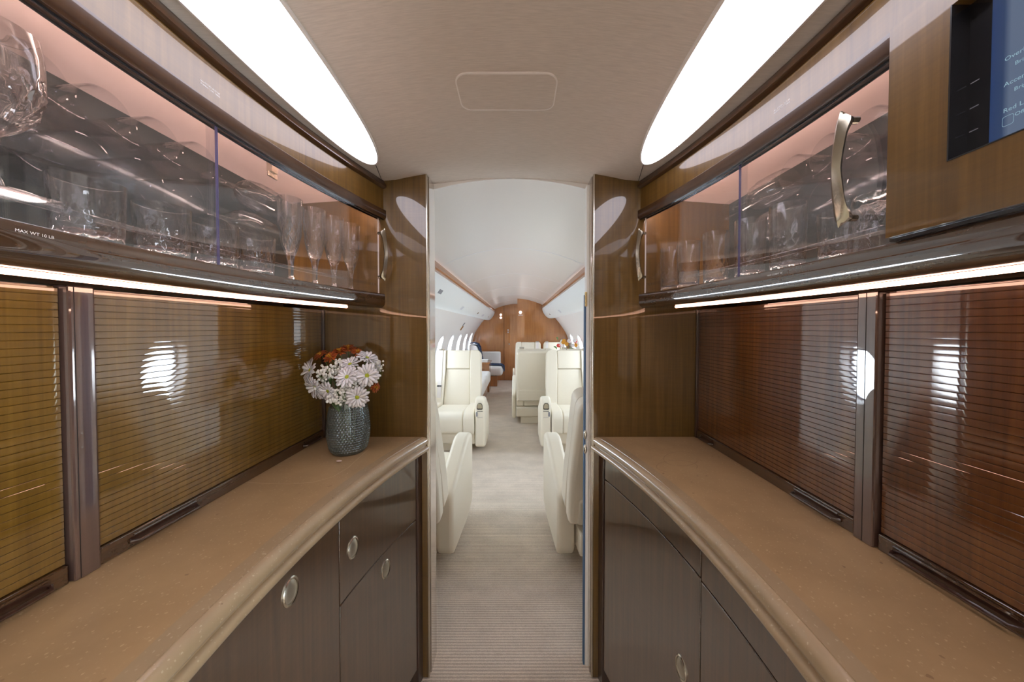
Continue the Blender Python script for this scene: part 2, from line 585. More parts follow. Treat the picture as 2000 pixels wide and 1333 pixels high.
# bulkheads either side of the doorway
JX = 0.305
for s in (-1, 1):
    w = struct('wall_bulkhead_' + SIDE[s], MB().box(*sorted((s * JX, s * 1.28)), YB, 1.262, 0, 1.98), M['wood'], bevel=0.003)
    MB().box(*sorted((s * (JX - 0.0015), s * (JX + 0.004))), YB - 0.0015, YB + 0.004, 0.0, gz(JX)).build('corner_trim', M['chrome'], w, bevel=0.001)
    jf = MB().box(*sorted((s * (JX - 0.004), s * (JX + 0.002))), YB + 0.018, 1.264, 0.0, gz(JX) - 0.001)
    jf.build('jamb_lining', M['jamb_metal'], w, bevel=0.001)
    struct('wall_galley_' + SIDE[s], MB().box(*sorted((s * 0.835, s * 0.86)), YN - 0.05, YB, 0, 1.9), M['beige'])
    # vestibule forward of the galley (behind the camera)
    if s < 0:
        struct('wall_vestibule_left', MB().box(-1.12, -1.06, -1.75, YN - 0.04, 0, 1.95), M['beige'])
    else:
        mb = MB().box(1.06, 1.12, -0.58, YN - 0.04, 0, 1.95).box(1.06, 1.12, -1.75, -1.36, 0, 1.95).box(1.06, 1.12, -1.36, -0.58, 1.72, 1.95)
        struct('wall_vestibule_right', mb, M['beige'])
    struct('wall_galley_end_' + SIDE[s], MB().box(*sorted((s * 0.5, s * 1.12)), YN - 0.05, YN - 0.02, 0, 1.93), M['wood'])
struct('wall_forward', MB().box(-1.12, 1.12, -1.81, -1.75, 0, 1.95), M['beige'])
struct('ceiling_vestibule', MB().box(-1.15, 1.15, -1.81, -0.355, 1.9, 1.95), M['ceil_fabric'])

# pocket door edge in the right jamb, with its blue gasket and latch pins
d1 = struct('door_1', MB().box(JX - 0.016, JX - 0.004, 1.212, 1.245, 0.0, 1.86), M['white_cloth'], bevel=0.002)
MB().box(JX - 0.022, JX - 0.0158, 1.216, 1.234, 0.0, 1.445).build('gasket', M['blue_gasket'], d1, bevel=0.001)
MB().box(JX - 0.0225, JX - 0.014, 1.205, 1.2118, 1.40, 1.455).build('catch', M['brass'], d1, bevel=0.001)
for z in (0.91, 0.855):
    MB().ball((JX - 0.02, 1.204, z), 0.012, 12, 8, 0.55, 0.75, 1.5).build('latch_pin', M['chrome'], d1, smooth=True)

# ------------------------------------------------------------------ galley ceiling lamps
for s in (-1, 1):
    t = thing('ceiling_light', 'long white glowing lens light in the galley ceiling on the %s side of the hatch' % SIDE[s], 'light', (s * 0.447, 0.47, gz(0.447)), group='galley ceiling lights')
    N = 64
    def lens(a, b, sc=1.0):
        pts = []
        for i in range(N):
            th = 2 * PI * i / N
            c, q = math.cos(th), math.sin(th)
            px = math.copysign(abs(q) ** 0.9, q) * b
            py = math.copysign(abs(c) ** 0.85, c) * a
            pts.append((s * 0.447 + px, 0.47 + py))
        return pts
    rings = []
    for k, dz in ((1.0, -0.002), (1.0, 0.003), (0.93, 0.007), (0.75, 0.010), (0.4, 0.012), (0.02, 0.0125)):
        rings.append([(s * 0.447 + (x - s * 0.447) * k, 0.47 + (y - 0.47) * (1 - (1 - k) * 0.3 if k > 0.5 else k * 1.3), gz(x) - dz) for x, y in lens(0.575, 0.076)])
    MB().loft(rings).build('lens', M['lamp'], t, smooth=True)
    MB().loft([[(x, y, gz(x) - dz) for x, y in lens(0.575 + e, 0.076 + e)] for e, dz in ((0.0, -0.001), (0.0005, 0.005), (0.0055, 0.004), (0.006, -0.001))], cyc=True).build('rim', M['lamp_rim'], t, smooth=30)

# ------------------------------------------------------------------ countertops
EDGE = [(0.045, ZC), (0.0185, ZC), (0.0180, ZC - 0.0012), (0.0168, ZC - 0.0012), (0.016, ZC - 0.0002), (0.011, ZC - 0.0012), (0.0045, ZC - 0.005), (0.001, ZC - 0.0115), (0.0, ZC - 0.019), (0.002, ZC - 0.0255), (0.0065, ZC - 0.0295), (0.0065, ZC - 0.0325), (0.0, ZC - 0.034), (-0.004, ZC - 0.039), (-0.0045, ZC - 0.045), (-0.001, ZC - 0.051), (0.006, ZC - 0.053), (0.045, ZC - 0.053)]
for s in (-1, 1):
    t = thing('countertop', 'beige speckled stone countertop with moulded edge on the %s side, %s' % (SIDE[s], 'under the flower vase' if s < 0 else 'bare of objects'), 'countertop', (s * 0.55, 0.5, ZC - 0.053))
    mb = MB().loft([[(s * (arc(RC, y) + 0.045), y, ZC - 0.053), (s * 0.80, y, ZC - 0.053), (s * 0.80, y, ZC), (s * (arc(RC, y) + 0.045), y, ZC)] for y in ys(YN, YB - 0.001)])
    mb.build('slab', M['stone'], t)
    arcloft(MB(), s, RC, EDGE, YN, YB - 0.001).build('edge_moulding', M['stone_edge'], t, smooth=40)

def on_stone(px, py):
    th = math.radians(1.1)
    q = -(py - 651.9) / 620.0
    v = Vector(((px - 1010.0) / 620.0, math.cos(th) + q * math.sin(th), -math.sin(th) + q * math.cos(th)))
    return Vector((CAMX, 0, CAMZ)) + v * ((ZC - CAMZ) / v.z)
def stone_mark(s, pts, w, nm, mat):
    P = [on_stone(*p) for p in pts]
    vs, fs = [], []
    for i, p in enumerate(P):
        dd = (P[min(i + 1, len(P) - 1)] - P[max(0, i - 1)]).normalized()
        nn = Vector((-dd.y, dd.x, 0)) * w * (0.4 + 0.6 * abs(math.sin(i * 1.7)))
        vs += [tuple(p + nn + Vector((0, 0, 0.0002))), tuple(p - nn + Vector((0, 0, 0.0002)))]
    for i in range(len(P) - 1):
        fs.append((2 * i, 2 * i + 1, 2 * i + 3, 2 * i + 2))
    t = [o for o in bpy.data.objects if o.name.startswith('countertop') and o.location.x * s > 0][0]
    MB().add(vs, fs).build(nm, mat, t, recalc=False)
stone_mark(-1, [(455, 942), (500, 944), (560, 946), (610, 943), (650, 932), (680, 914), (702, 894), (722, 876)], 0.0007, 'hairline_scratch', M['scuff'])
for cx, cy, rx, ry, a0, a1 in ((1330, 897, 34, 14, 0.3, 5.4), (1322, 912, 40, 12, 2.0, 6.6)):
    stone_mark(1, [(cx + rx * math.cos(a0 + (a1 - a0) * k / 22), cy + ry * math.sin(a0 + (a1 - a0) * k / 22)) for k in range(23)], 0.0012, 'ring_stain', M['stain'])

# ------------------------------------------------------------------ base cabinets
def latch(s, y, z, parent, sc=1.0):
    m = front_frame(s, RB, y, z)
    n = 32
    a, b = 0.021 * sc, 0.029 * sc
    def el(k, dz):
        return [tuple(m @ Vector((a * k * math.cos(2 * PI * i / n), b * k * math.sin(2 * PI * i / n), dz))) for i in range(n)]
    MB().loft([el(1.0, -0.001), el(1.0, 0.002), el(0.92, 0.0038), el(0.82, 0.003), el(0.78, -0.001)], cyc=True).build('latch_ring', M['chrome'], parent, smooth=40)
    btn = MB().loft([el(0.79, 0.0004), el(0.74, 0.0020), el(0.45, 0.0042), el(0.05, 0.0050)])
    btn.build('latch_button', M['satin'], parent, smooth=40)

def base_cab(s, y0, y1, zsplit, label, latches, near_open=False):
    ym = (y0 + y1) / 2
    t = thing('base_cabinet', label, 'cabinet', (s * (arc(RB, ym) + 0.2), ym, 0.0), group='galley base cabinets')
    mb = MB().loft([[(s * (arc(RB, y) + 0.021), y, 0.06), (s * 0.80, y, 0.06), (s * 0.80, y, ZC - 0.054), (s * (arc(RB, y) + 0.021), y, ZC - 0.054)] for y in ys(y0 + 0.001, y1 - 0.001)])
    mb.build('carcass', M['dark_gap'], t)
    arcbox(MB(), s, RB, 0.06, 0.09, y0, y1, 0.0, 0.06).build('plinth', M['wood_dark'], t)
    g = 0.0016
    parts = []
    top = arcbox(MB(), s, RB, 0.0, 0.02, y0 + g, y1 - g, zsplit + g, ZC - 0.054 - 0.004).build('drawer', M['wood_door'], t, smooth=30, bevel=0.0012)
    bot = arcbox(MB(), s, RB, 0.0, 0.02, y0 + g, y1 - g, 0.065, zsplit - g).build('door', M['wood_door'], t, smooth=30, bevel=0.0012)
    for which, y, z in latches:
        latch(s, y, z, top if which == 't' else bot)
    return t
base_cab(-1, 0.78, YB - 0.03, 0.622, 'lacquered walnut base cabinet with drawer over door below the flower vase, beside the doorway', [('t', 0.832, 0.735), ('b', 0.975, 0.567)])
base_cab(-1, 0.17, 0.78, 0.30, 'lacquered walnut base cabinet with one large upper front on the left, nearest the camera', [('t', 0.627, 0.79)])
base_cab(1, 0.685, YB - 0.03, 0.77, 'lacquered walnut base cabinet under the bare right countertop, beside the doorway', [('b', 0.75, 0.498)])
base_cab(1, 0.17, 0.685, 0.765, 'lacquered walnut base cabinet on the right, nearest the camera', [('b', 0.25, 0.6)])
for s in (-1, 1):
    st = arcbox(MB(), s, RB, -0.004, 0.03, YB - 0.029, YB - 0.001, 0.0, ZC - 0.054)
    struct('trim_stile_' + SIDE[s], st, M['wood_dark'], bevel=0.001)

# ------------------------------------------------------------------ tambour shutters
ZT0, ZT1 = ZC, 1.384
SP = 0.0115
def tambour(s, y0, y1, handles, label, wm):
    t = thing('tambour_shutter', label, 'shutter', (s * XT, (y0 + y1) / 2, ZC), group='tambour shutters above the counters')
    br = MB().box(*sorted((s * (XT - 0.006), s * (XT + 0.014))), y0, y1, ZC + 0.0005, ZC + 0.030).build('bottom_rail', M['wood_y'], t, bevel=0.002)
    for (h0, h1) in handles:
        path = [(s * (XT - 0.006), h0, ZC + 0.012), (s * (XT - 0.017), h0 + 0.006, ZC + 0.012), (s * (XT - 0.017), h1 - 0.006, ZC + 0.012), (s * (XT - 0.006), h1, ZC + 0.012)]
        MB().tube(path, 0.0032, 8).build('pull_bar', M['wood_dark'], br, smooth=40)
        MB().box(*sorted((s * (XT - 0.0065), s * (XT - 0.0055))), h0, h1, ZC + 0.007, ZC + 0.020).build('pull_slot', M['wood_dark'], br)
        path2 = [(s * (XT - 0.008), h0 + 0.003, ZC + 0.0235), (s * (XT - 0.008), h1 - 0.003, ZC + 0.0235)]
        MB().tube(path2, 0.0022, 6).build('pull_lip', M['wood_y'], br, smooth=40)
    nsl = int((ZT1 - ZC - 0.031) / SP)
    hh = SP - 0.0005
    L = y1 - y0
    sec = [(0.006, 0.0), (0.0007, 0.0), (0.0001, 0.0006), (0.0, hh * 0.5), (0.0001, hh - 0.0006), (0.0007, hh), (0.006, hh)]
    mb = MB().loft([[(s * e, y, z) for e, z in sec] for y in (-L / 2, L / 2)])
    me = mb.mesh('slat', None, 40)
    me.materials.append(wm)
    for i in range(nsl):
        o = link('slat', me, None, t)
        o.location = (0, 0, 0.031 + i * SP)
    MB().box(*sorted((s * (XT + 0.0062), s * (XT + 0.012))), y0, y1, ZC + 0.03, ZT1).build('backing', wm, t)
ML = {-1: (0.498, 0.530), 1: (0.576, 0.611)}
tambour(-1, ML[-1][1] + 0.003, YB - 0.012, [(0.575, 0.695), (1.045, 1.135)], 'walnut slatted tambour shutter behind the flower vase', M['wood_tan'])
tambour(-1, 0.0, ML[-1][0] - 0.003, [(0.33, 0.475)], 'walnut slatted tambour shutter at the left picture edge', M['wood_tan'])
tambour(1, ML[1][1] + 0.003, YB - 0.012, [(0.64, 0.75), (1.06, 1.135)], 'reddish slatted tambour shutter beside the right bulkhead', M['wood_red'])
tambour(1, 0.0, ML[1][0] - 0.003, [(0.405, 0.55)], 'reddish slatted tambour shutter at the right picture edge', M['wood_red'])
for s in (-1, 1):
    a, b = ML[s]
    p = struct('trim_mullion_' + SIDE[s], MB().box(*sorted((s * (XT - 0.012), s * (XT + 0.02))), a, b, ZC, ZT1 + 0.003), M['mauve'], bevel=0.003)
    MB().box(*sorted((s * (XT - 0.0126), s * (XT - 0.0116))), a + (0.006 if s < 0 else 0.018), a + (0.0066 if s < 0 else 0.0186), ZC + 0.002, ZT1).build('hairline_crack', M['dark_gap'], p)
    struct('trim_jamb_' + SIDE[s], MB().box(*sorted((s * (XT - 0.008), s * (XT + 0.02))), YB - 0.011, YB - 0.0005, ZC, ZT1 + 0.002), M['wood_dark'], bevel=0.001)
    struct('trim_counter_end_' + SIDE[s], MB().box(*sorted((s * (XT - 0.005), s * (XT + 0.02))), YN, -0.004, ZC, ZT1), M['wood'])

# ------------------------------------------------------------------ wall cabinets
ZV0, ZV1 = 1.392, 1.443      # valance
ZR0, ZR1 = 1.716, 1.748      # upper rail
ZF1 = 1.826                  # top of frieze
ZK1 = 1.855                  # top of crown
XBK = 0.80
YE = YB - 0.001
def handle(s, y, zc, parent):
    R = RU[s]
    m = front_frame(s, R, y, zc, 0.0)
    L = 0.093
    rings = []
    n = 28
    for i in range(n + 1):
        t = -1 + 2 * i / n
        at = abs(t)
        o = 0.038 - 0.012 * at ** 1.6
        w = 0.0075 + 0.0045 * at
        if at > 0.84:
            w *= max(0.05, (1 - at) / 0.16)
        if at < 0.55:
            inn = o - 0.011 - 0.0015 * at
        elif at < 0.84:
            q = (at - 0.55) / 0.29
            inn = (o - 0.012) * (1 - q * q) + 0.0085 * q * q
        else:
            q = (at - 0.84) / 0.16
            inn = 0.0085 + (o - 0.0005 - 0.0085) * q
        rings.append([tuple(m @ Vector(p)) for p in ((-w * 0.55, t * L, o - 0.002), (0, t * L, o + 0.0012), (w * 0.55, t * L, o - 0.002), (w, t * L, (o + inn) / 2), (w * 0.6, t * L, inn), (-w * 0.6, t * L, inn), (-w, t * L, (o + inn) / 2))])
    mb = MB().loft(rings)
    for sg in (-1, 1):
        mb.tube([tuple(m @ Vector((0, sg * L * 0.84, -0.0005))), tuple(m @ Vector((0, sg * L * 0.84, 0.0095)))], 0.0055, 12)
    return mb.build('handle', M['pewter'], parent, smooth=35)

def placard(s, y, z, e, lines, size, parent):
    for i, tx in enumerate(lines):
        m = front_frame(s, RU[s], y, z - i * size * 1.35, e) @ Matrix.Translation((0, 0, 0.0004))
        text_mesh(tx, size, m, M['print'], 'placard', parent)

def wall_cab(s):
    R = RU[s]
    lab = 'glass-fronted walnut wall cabinet of cut crystal on the left, above the flower vase' if s < 0 else 'glass-fronted walnut wall cabinet of cut crystal on the right, beside the control panel'
    t = thing('wall_cabinet', lab, 'cabinet', (s * 0.66, 0.5, ZV0))
    # valance with rounded nose
    vs = [(0.03, ZV1), (0.002, ZV1), (0.0, ZV1 - 0.004), (0.0, ZV0 + 0.02), (0.003, ZV0 + 0.009), (0.010, ZV0 + 0.002), (0.018, ZV0), (0.03, ZV0)]
    v = arcloft(MB(), s, R, vs, YN, YE).build('valance', M['wood_y'], t, smooth=50)
    # bottom, interior floor, top, back
    MB().loft([[(s * (arc(R, y) + 0.03), y, ZV0), (s * (XT + 0.05), y, ZV0), (s * (XT + 0.05), y, ZV0 + 0.008), (s * (arc(R, y) + 0.03), y, ZV0 + 0.008)] for y in ys(YN, YE)]).build('underside', M['wood_y'], t)
    yi0 = YN if s < 0 else 0.472
    MB().loft([[(s * (arc(R, y) + 0.0301), y, ZV1 - 0.012), (s * XBK, y, ZV1 - 0.012), (s * XBK, y, ZV1), (s * (arc(R, y) + 0.0301), y, ZV1)] for y in ys(yi0, YE)]).build('cabinet_floor', M['cab_inside'], t)
    MB().loft([[(s * (arc(R, y) + 0.024), y, 1.792), (s * XBK, y, 1.770), (s * XBK, y, 1.79), (s * (arc(R, y) + 0.024), y, 1.804)] for y in ys(yi0, YE)]).build('cabinet_top', M['cab_inside'], t)
    MB().box(*sorted((s * (XBK + 0.0005), s * (XBK + 0.012))), yi0, YE, ZV1 - 0.012, 1.79).build('mirror_back', M['mirror'], t)
    # rail, frieze, crown
    arcloft(MB(), s, R, [(0.022, ZR0), (-0.003, ZR0), (-0.006, ZR0 + 0.006), (-0.006, ZR1 - 0.001), (-0.005, ZR1), (0.022, ZR1)], YN, YE).build('top_rail', M['wood_rail'], t, smooth=30)
    fr = arcbox(MB(), s, R, 0.004, 0.022, YN, YE, ZR1 + 0.0002, ZF1).build('frieze', M['wood_frieze'], t, smooth=30)
    arcloft(MB(), s, R, [(0.022, ZF1 + 0.0002), (0.0, ZF1 + 0.0002), (-0.008, ZF1 + 0.006), (-0.008, ZF1 + 0.014), (-0.002, ZK1 - 0.006), (0.0, ZK1), (0.022, ZK1)], YN, YE).build('crown', M['wood_rail'], t, smooth=50)
    for e0, z0 in ((0.0025, ZR0 - 0.0006), (0.0175, ZR0 - 0.0006)):
        arcbox(MB(), s, R, e0, e0 + 0.002, yi0, YE, z0 - 0.003, z0 + 0.0004).build('glass_track', M['black'], t)
    # under-cabinet light
    arcloft(MB(), s, R, [(0.0345 + 0.004 * math.cos(a * PI / 4), ZV0 - 0.0045 + 0.004 * math.sin(a * PI / 4)) for a in range(8)], 0.0, YE - 0.13).build('led_strip', M['led'], t, smooth=True)
    # light inside the top
    arcbox(MB(), s, R, 0.0235, 0.0305, yi0 + 0.02, YE - 0.02, 1.739, 1.745).build('cabinet_light', M['cab_led'], t)
    MB().box(*sorted((s * (XBK - 0.008), s * (XBK - 0.002))), yi0 + 0.02, YE - 0.02, ZV1 + 0.0005, ZV1 + 0.0055).build('cabinet_light', M['cab_led_back'], t)
    if s < 0:
        MB().box(-0.64, -0.625, 0.85, 0.872, 1.735, 1.79).box(-0.635, -0.63, 0.845, 0.877, 1.722, 1.7352).build('door_catch', M['chrome'], t, bevel=0.001)
    # sliding panes
    yd = 0.625 if s < 0 else 0.772
    ends = ((YN, yd + 0.006, 0.0065), (yd - 0.006, YE - 0.012, 0.0125)) if s < 0 else ((0.472, yd + 0.006, 0.0065), (yd - 0.006, YE - 0.012, 0.0125))
    panes = []
    for y0, y1, e in ends:
        g = arcbox(MB(), s, R, e, e + 0.004, y0, y1, ZV1 + 0.0005, ZR0 - 0.0005).build('glass_door', M['pane'], t, smooth=30)
        panes.append(g)
    arcbox(MB(), s, R, ends[0][2] - 0.0004, ends[0][2] + 0.0044, yd + 0.0058, yd + 0.0072, ZV1 + 0.0005, ZR0 - 0.0005).build('polished_edge', M['pane_edge'], panes[0])
    arcbox(MB(), s, R, ends[1][2], ends[1][2] + 0.004, YE - 0.0122, YE - 0.0112, ZV1 + 0.0005, ZR0 - 0.0005).build('polished_edge', M['lamp_rim'], panes[1])
    handle(s, YE - 0.030, 1.578, panes[1])
    if s > 0:
        handle(s, 0.517, 1.575, panes[0])
    # clear rails that keep the glasses in place
    for z in (ZV1 + 0.030, ):
        arcbox(MB(), s, R, 0.026, 0.031, yi0 + 0.03, YE - 0.01, z, z + 0.008).build('clear_guard_rail', M['acrylic'], t)
    for z in (1.560, 1.655):
        MB().box(*sorted((s * 0.672, s * (XBK - 0.001))), yi0 + 0.01, YE - 0.17, z, z + 0.004).build('clear_shelf', M['acrylic'], t)
    # placards
    if s < 0:
        placard(s, 0.598, 1.779, 0.004, ['ALL DOORS AND DRAWERS MUST BE CLOSED', 'DURING TAXI, TAKEOFF AND LANDING'], 0.0040, fr)
        placard(s, 0.366, ZV1 - 0.0125, 0.0, ['MAX WT 10 LB'], 0.0050, v)
        placard(s, 0.893, ZV1 - 0.012, 0.0, ['MAX WT 10 LB'], 0.0056, v)
    else:
        placard(s, 0.684, 1.779, 0.004, ['ALL DOORS AND DRAWERS MUST BE CLOSED', 'DURING TAXI, TAKEOFF AND LANDING'], 0.0040, fr)
        placard(s, 0.690, ZV1 - 0.0125, 0.0, ['MAX COMPT WT 10 LB'], 0.0050, v)
        placard(s, 1.03, ZV1 - 0.012, 0.0, ['MAX COMPT WT 10 LB'], 0.0056, v)
    return t
WC = {s: wall_cab(s) for s in (-1, 1)}

# ------------------------------------------------------------------ control panel on the right
def control_panel():
    s, R = 1, RU[1]
    t = thing('control_panel', 'walnut control panel with blue lighting touch screen at the upper right', 'control panel', (0.6, 0.2, ZV1))
    y0, y1 = 0.03, 0.462
    z0, z1 = ZV1 + 0.006, ZR1 - 0.002
    oy0, oy1, oz0, oz1 = 0.06, 0.394, 1.524, 1.712
    # fascia with an opening for the screen
    e0, e1 = -0.012, 0.02
    mb = MB()
    for a0, a1, b0, b1 in ((y0, y1, z0, oz0), (y0, y1, oz1, z1), (y0, oy0, oz0, oz1), (oy1, y1, oz0, oz1)):
        arcbox(mb, s, R, e0, e1, a0, a1, b0, b1)
    mb.build('fascia', M['wood_frieze'], t, smooth=30)
    arcbox(MB(), s, R, 0.021, 0.2, y0, y1, z0, z1).build('housing', M['dark_gap'], t)
    arcbox(MB(), s, R, -0.006, 0.02, y0, y1, ZV1 + 0.0005, z0 - 0.0005).build('shadow_gap', M['black'], t)
    bz = arcbox(MB(), s, R, 0.010, 0.0205, oy0, oy1, oz0, oz1).build('bezel', M['black'], t)
    for k, (a0, a1, b0, b1) in enumerate(((oy0, oy1, oz0 - 0.0003, oz0 + 0.0012), (oy1 - 0.0012, oy1 + 0.0003, oz0, oz1))):
        arcbox(MB(), s, R, -0.0128, 0.012, a0, a1, b0, b1).build('bezel_edge', M['black'], bz)
    sy1 = 0.3725
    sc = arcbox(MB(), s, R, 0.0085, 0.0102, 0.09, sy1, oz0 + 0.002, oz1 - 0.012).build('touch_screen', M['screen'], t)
    for tx, y, z, sz in (('Overhead Light', 0.3615, 1.6175, 0.0066), ('Bright', 0.3535, 1.6075, 0.0058), ('Accent Light', 0.3615, 1.5895, 0.0066), ('Bright', 0.3535, 1.5795, 0.0058), ('Red Light', 0.3615, 1.5605, 0.0066), ('Off', 0.3525, 1.5515, 0.0058)):
        m = front_frame(s, R, y, z, 0.0083)
        text_mesh(tx, sz, m, M['ui_text'], 'screen_text', sc)
    fm = front_frame(s, R, 0.3575, 1.5505, 0.0083)
    rr = rrect(0.009, 0.011, 0.002, 3)
    MB().loft([[tuple(fm @ Vector((u * k, v * k, 0))) for u, v in rr] for k in (1.0, 0.93)], caps=False).build('screen_button', M['ui_text'], sc)
    for z in (1.615, 1.585, 1.557):
        m = front_frame(s, R, 0.391, z, 0.0097)
        q = [tuple(m @ Vector(p)) for p in ((0, 0, 0), (0.008, 0, 0), (0.008, 0.0012, 0), (0, 0.0012, 0))]
        MB().add(q, [(0, 1, 2, 3)]).build('key_mark', M['grey'], bz)
    return t
control_panel()

# ------------------------------------------------------------------ crystal glasses
def groove(u, w=0.5):
    u = u - math.floor(u)
    d = abs(u - 0.5) * 2
    return max(0.0, 1 - d / w) if d < w else 0.0
def glass_mesh(name, outer, inner, cut=None, n=96):
    """closed lathe: outer wall from foot to rim, then inner wall down to the bowl floor"""
    prof = [(0.0004, outer[0][1])] + outer + inner + [(0.0004, inner[-1][1])]
    no = len(outer) + 1
    def fn(i, r, z, t):
        if cut is None or i >= no or i == 0:
            return r
        return r - cut(t, z)
    mb = MB().lathe(prof, n, fn=fn)
    return mb.mesh(name, None, 28)
def lerp_prof(pts, step):
    out = [pts[0]]
    for (r0, z0), (r1, z1) in zip(pts, pts[1:]):
        k = max(1, int(abs(z1 - z0) / step))
        for i in range(1, k + 1):
            out.append((r0 + (r1 - r0) * i / k, z0 + (z1 - z0) * i / k))
    return out
def cut_tumbler(t, z):
    if z < 0.012 or z > 0.072:
        return 0.0
    u = t / (2 * PI)
    zz = (z - 0.012) / 0.06
    fan = groove(u * 18 + 0.5 * zz, 0.35) if zz > 0.45 else 0
    dia = max(groove(u * 12 + zz * 2.2, 0.4), groove(u * 12 - zz * 2.2, 0.4)) if zz < 0.55 else 0
    return 0.0021 * max(fan * (1 - 0.6 * (zz - 0.45)), dia)
tum = glass_mesh('tumbler_glass', lerp_prof([(0.033, 0.0), (0.0345, 0.004), (0.0365, 0.04), (0.0385, 0.1)], 0.0035), lerp_prof([(0.0368, 0.1003), (0.0345, 0.05), (0.0325, 0.022), (0.02, 0.016)], 0.012), cut_tumbler)
def cut_high(t, z):
    if z < 0.01 or z > 0.085:
        return 0.0
    u = t / (2 * PI)
    zz = (z - 0.01) / 0.075
    return 0.0018 * max(groove(u * 10 + zz * 2.6, 0.35), groove(u * 10 - zz * 2.6, 0.35)) * (1 if zz < 0.75 else 0.5)
high = glass_mesh('highball_glass', lerp_prof([(0.030, 0.0), (0.0315, 0.004), (0.034, 0.15)], 0.004), lerp_prof([(0.0325, 0.1503), (0.0298, 0.02), (0.018, 0.014)], 0.015), cut_high)
def cut_flute(t, z):
    if z < 0.09 or z > 0.165:
        return 0.0
    u = t / (2 * PI)
    zz = (z - 0.09) / 0.075
    return 0.0016 * max(groove(u * 9 + zz * 1.8, 0.35), groove(u * 9 - zz * 1.8, 0.35))
flute = glass_mesh('flute_glass', lerp_prof([(0.029, 0.0), (0.029, 0.002), (0.010, 0.006), (0.0062, 0.02), (0.0068, 0.05), (0.0105, 0.075), (0.0195, 0.1), (0.0255, 0.13), (0.0285, 0.17), (0.0292, 0.232)], 0.004), lerp_prof([(0.0278, 0.2323), (0.027, 0.17), (0.024, 0.13), (0.016, 0.1), (0.006, 0.085)], 0.015), cut_flute)
def cut_gob(t, z):
    if z < 0.085 or z > 0.15:
        return 0.0
    u = t / (2 * PI)
    zz = (z - 0.085) / 0.065
    return 0.003 * max(groove(u * 12 + zz * 1.6, 0.4), groove(u * 12 - zz * 1.6, 0.4))
gob = glass_mesh('goblet_glass', lerp_prof([(0.034, 0.0), (0.034, 0.002), (0.010, 0.007), (0.0058, 0.02), (0.0052, 0.05), (0.0068, 0.07), (0.022, 0.084), (0.036, 0.105), (0.0415, 0.135), (0.0405, 0.18), (0.0375, 0.205)], 0.004), lerp_prof([(0.0362, 0.2053), (0.039, 0.18), (0.0398, 0.135), (0.034, 0.107), (0.015, 0.09)], 0.014), cut_gob, 80)
tum_thin = tum.copy()
tum_thin.materials.append(M['crystal_thin'])
gob_thin = gob.copy()
gob_thin.materials.append(M['crystal_thin'])
for me in (tum, high, flute, gob):
    me.materials.append(M['crystal'])

def put_glass(name, me, x, y, z, label, group, rot=(0, 0, 0)):
    o = link(name, me, None)
    o.location = (x, y, z)
    o.rotation_euler = rot
    return tag(o, label, 'glass', group)
ZS = ZV1 + 0.0005
ordn = ['nearest', 'second', 'third', 'fourth', 'fifth', 'sixth', 'seventh', 'eighth']
# left: goblet, tumblers, flutes
put_glass('crystal_goblet', gob, -0.634, 0.402, ZS + 0.048, 'large cut crystal goblet standing at the far left of the left cabinet', 'left cabinet glasses')
MB().box(-0.672, -0.596, 0.366, 0.438, ZS, ZS + 0.0477).build('clear_riser', M['acrylic'], None)
bpy.data.objects['clear_riser'].location = (0, 0, 0)
tag(bpy.data.objects['clear_riser'], 'clear acrylic riser under the large goblet in the left cabinet', 'riser')
for i, y in enumerate((0.491, 0.594, 0.693, 0.788)):
    put_glass('crystal_tumbler', tum, -(arc(0.56, y) + 0.074), y, ZS, 'cut crystal whisky tumbler in the left cabinet, %s counted from the large goblet' % ('first', 'second', 'third', 'fourth', 'fifth')[i], 'left cabinet tumblers', (0, 0, i * 0.7))
for i, y in enumerate((0.884, 0.965, 1.036, 1.105)):
    put_glass('crystal_flute', flute, -(arc(0.56, y) + 0.072), y, ZS, 'tall cut crystal flute in the left cabinet, %s from the cabinet handle' % ('fourth', 'third', 'second', 'nearest')[i], 'left cabinet flutes', (0, 0, i * 0.9))
# right: highballs, tumblers upright and upturned
for i, (y, me, nm) in enumerate(((1.105, high, 'crystal_highball'), (1.03, high, 'crystal_highball'), (0.925, high, 'crystal_highball'), (0.815, high, 'crystal_highball'), (0.715, high, 'crystal_highball'))):
    put_glass(nm, me, arc(0.572, y) + 0.066, y, ZS, 'tall crystal highball glass in the right cabinet, %s counted from the far handle' % ordn[i].replace('nearest', 'first'), 'right cabinet highballs', (0, 0, i * 0.8))
put_glass('crystal_tumbler', tum, arc(0.572, 0.618) + 0.085, 0.618, ZS, 'cut crystal tumbler standing upright in the right cabinet next to the highballs', 'right cabinet tumblers', (0, 0, 0.4))
for i, y in enumerate((0.545, 0.498)):
    put_glass('crystal_tumbler', tum, arc(0.572, y) + (0.066, 0.150)[i], (0.540, 0.503)[i], ZS + 0.1003, 'crystal tumbler turned upside down in the right cabinet, %s' % ('behind the large handle', 'against the mirror by the control panel')[i], 'right cabinet upturned tumblers', (PI, 0, 0.4))
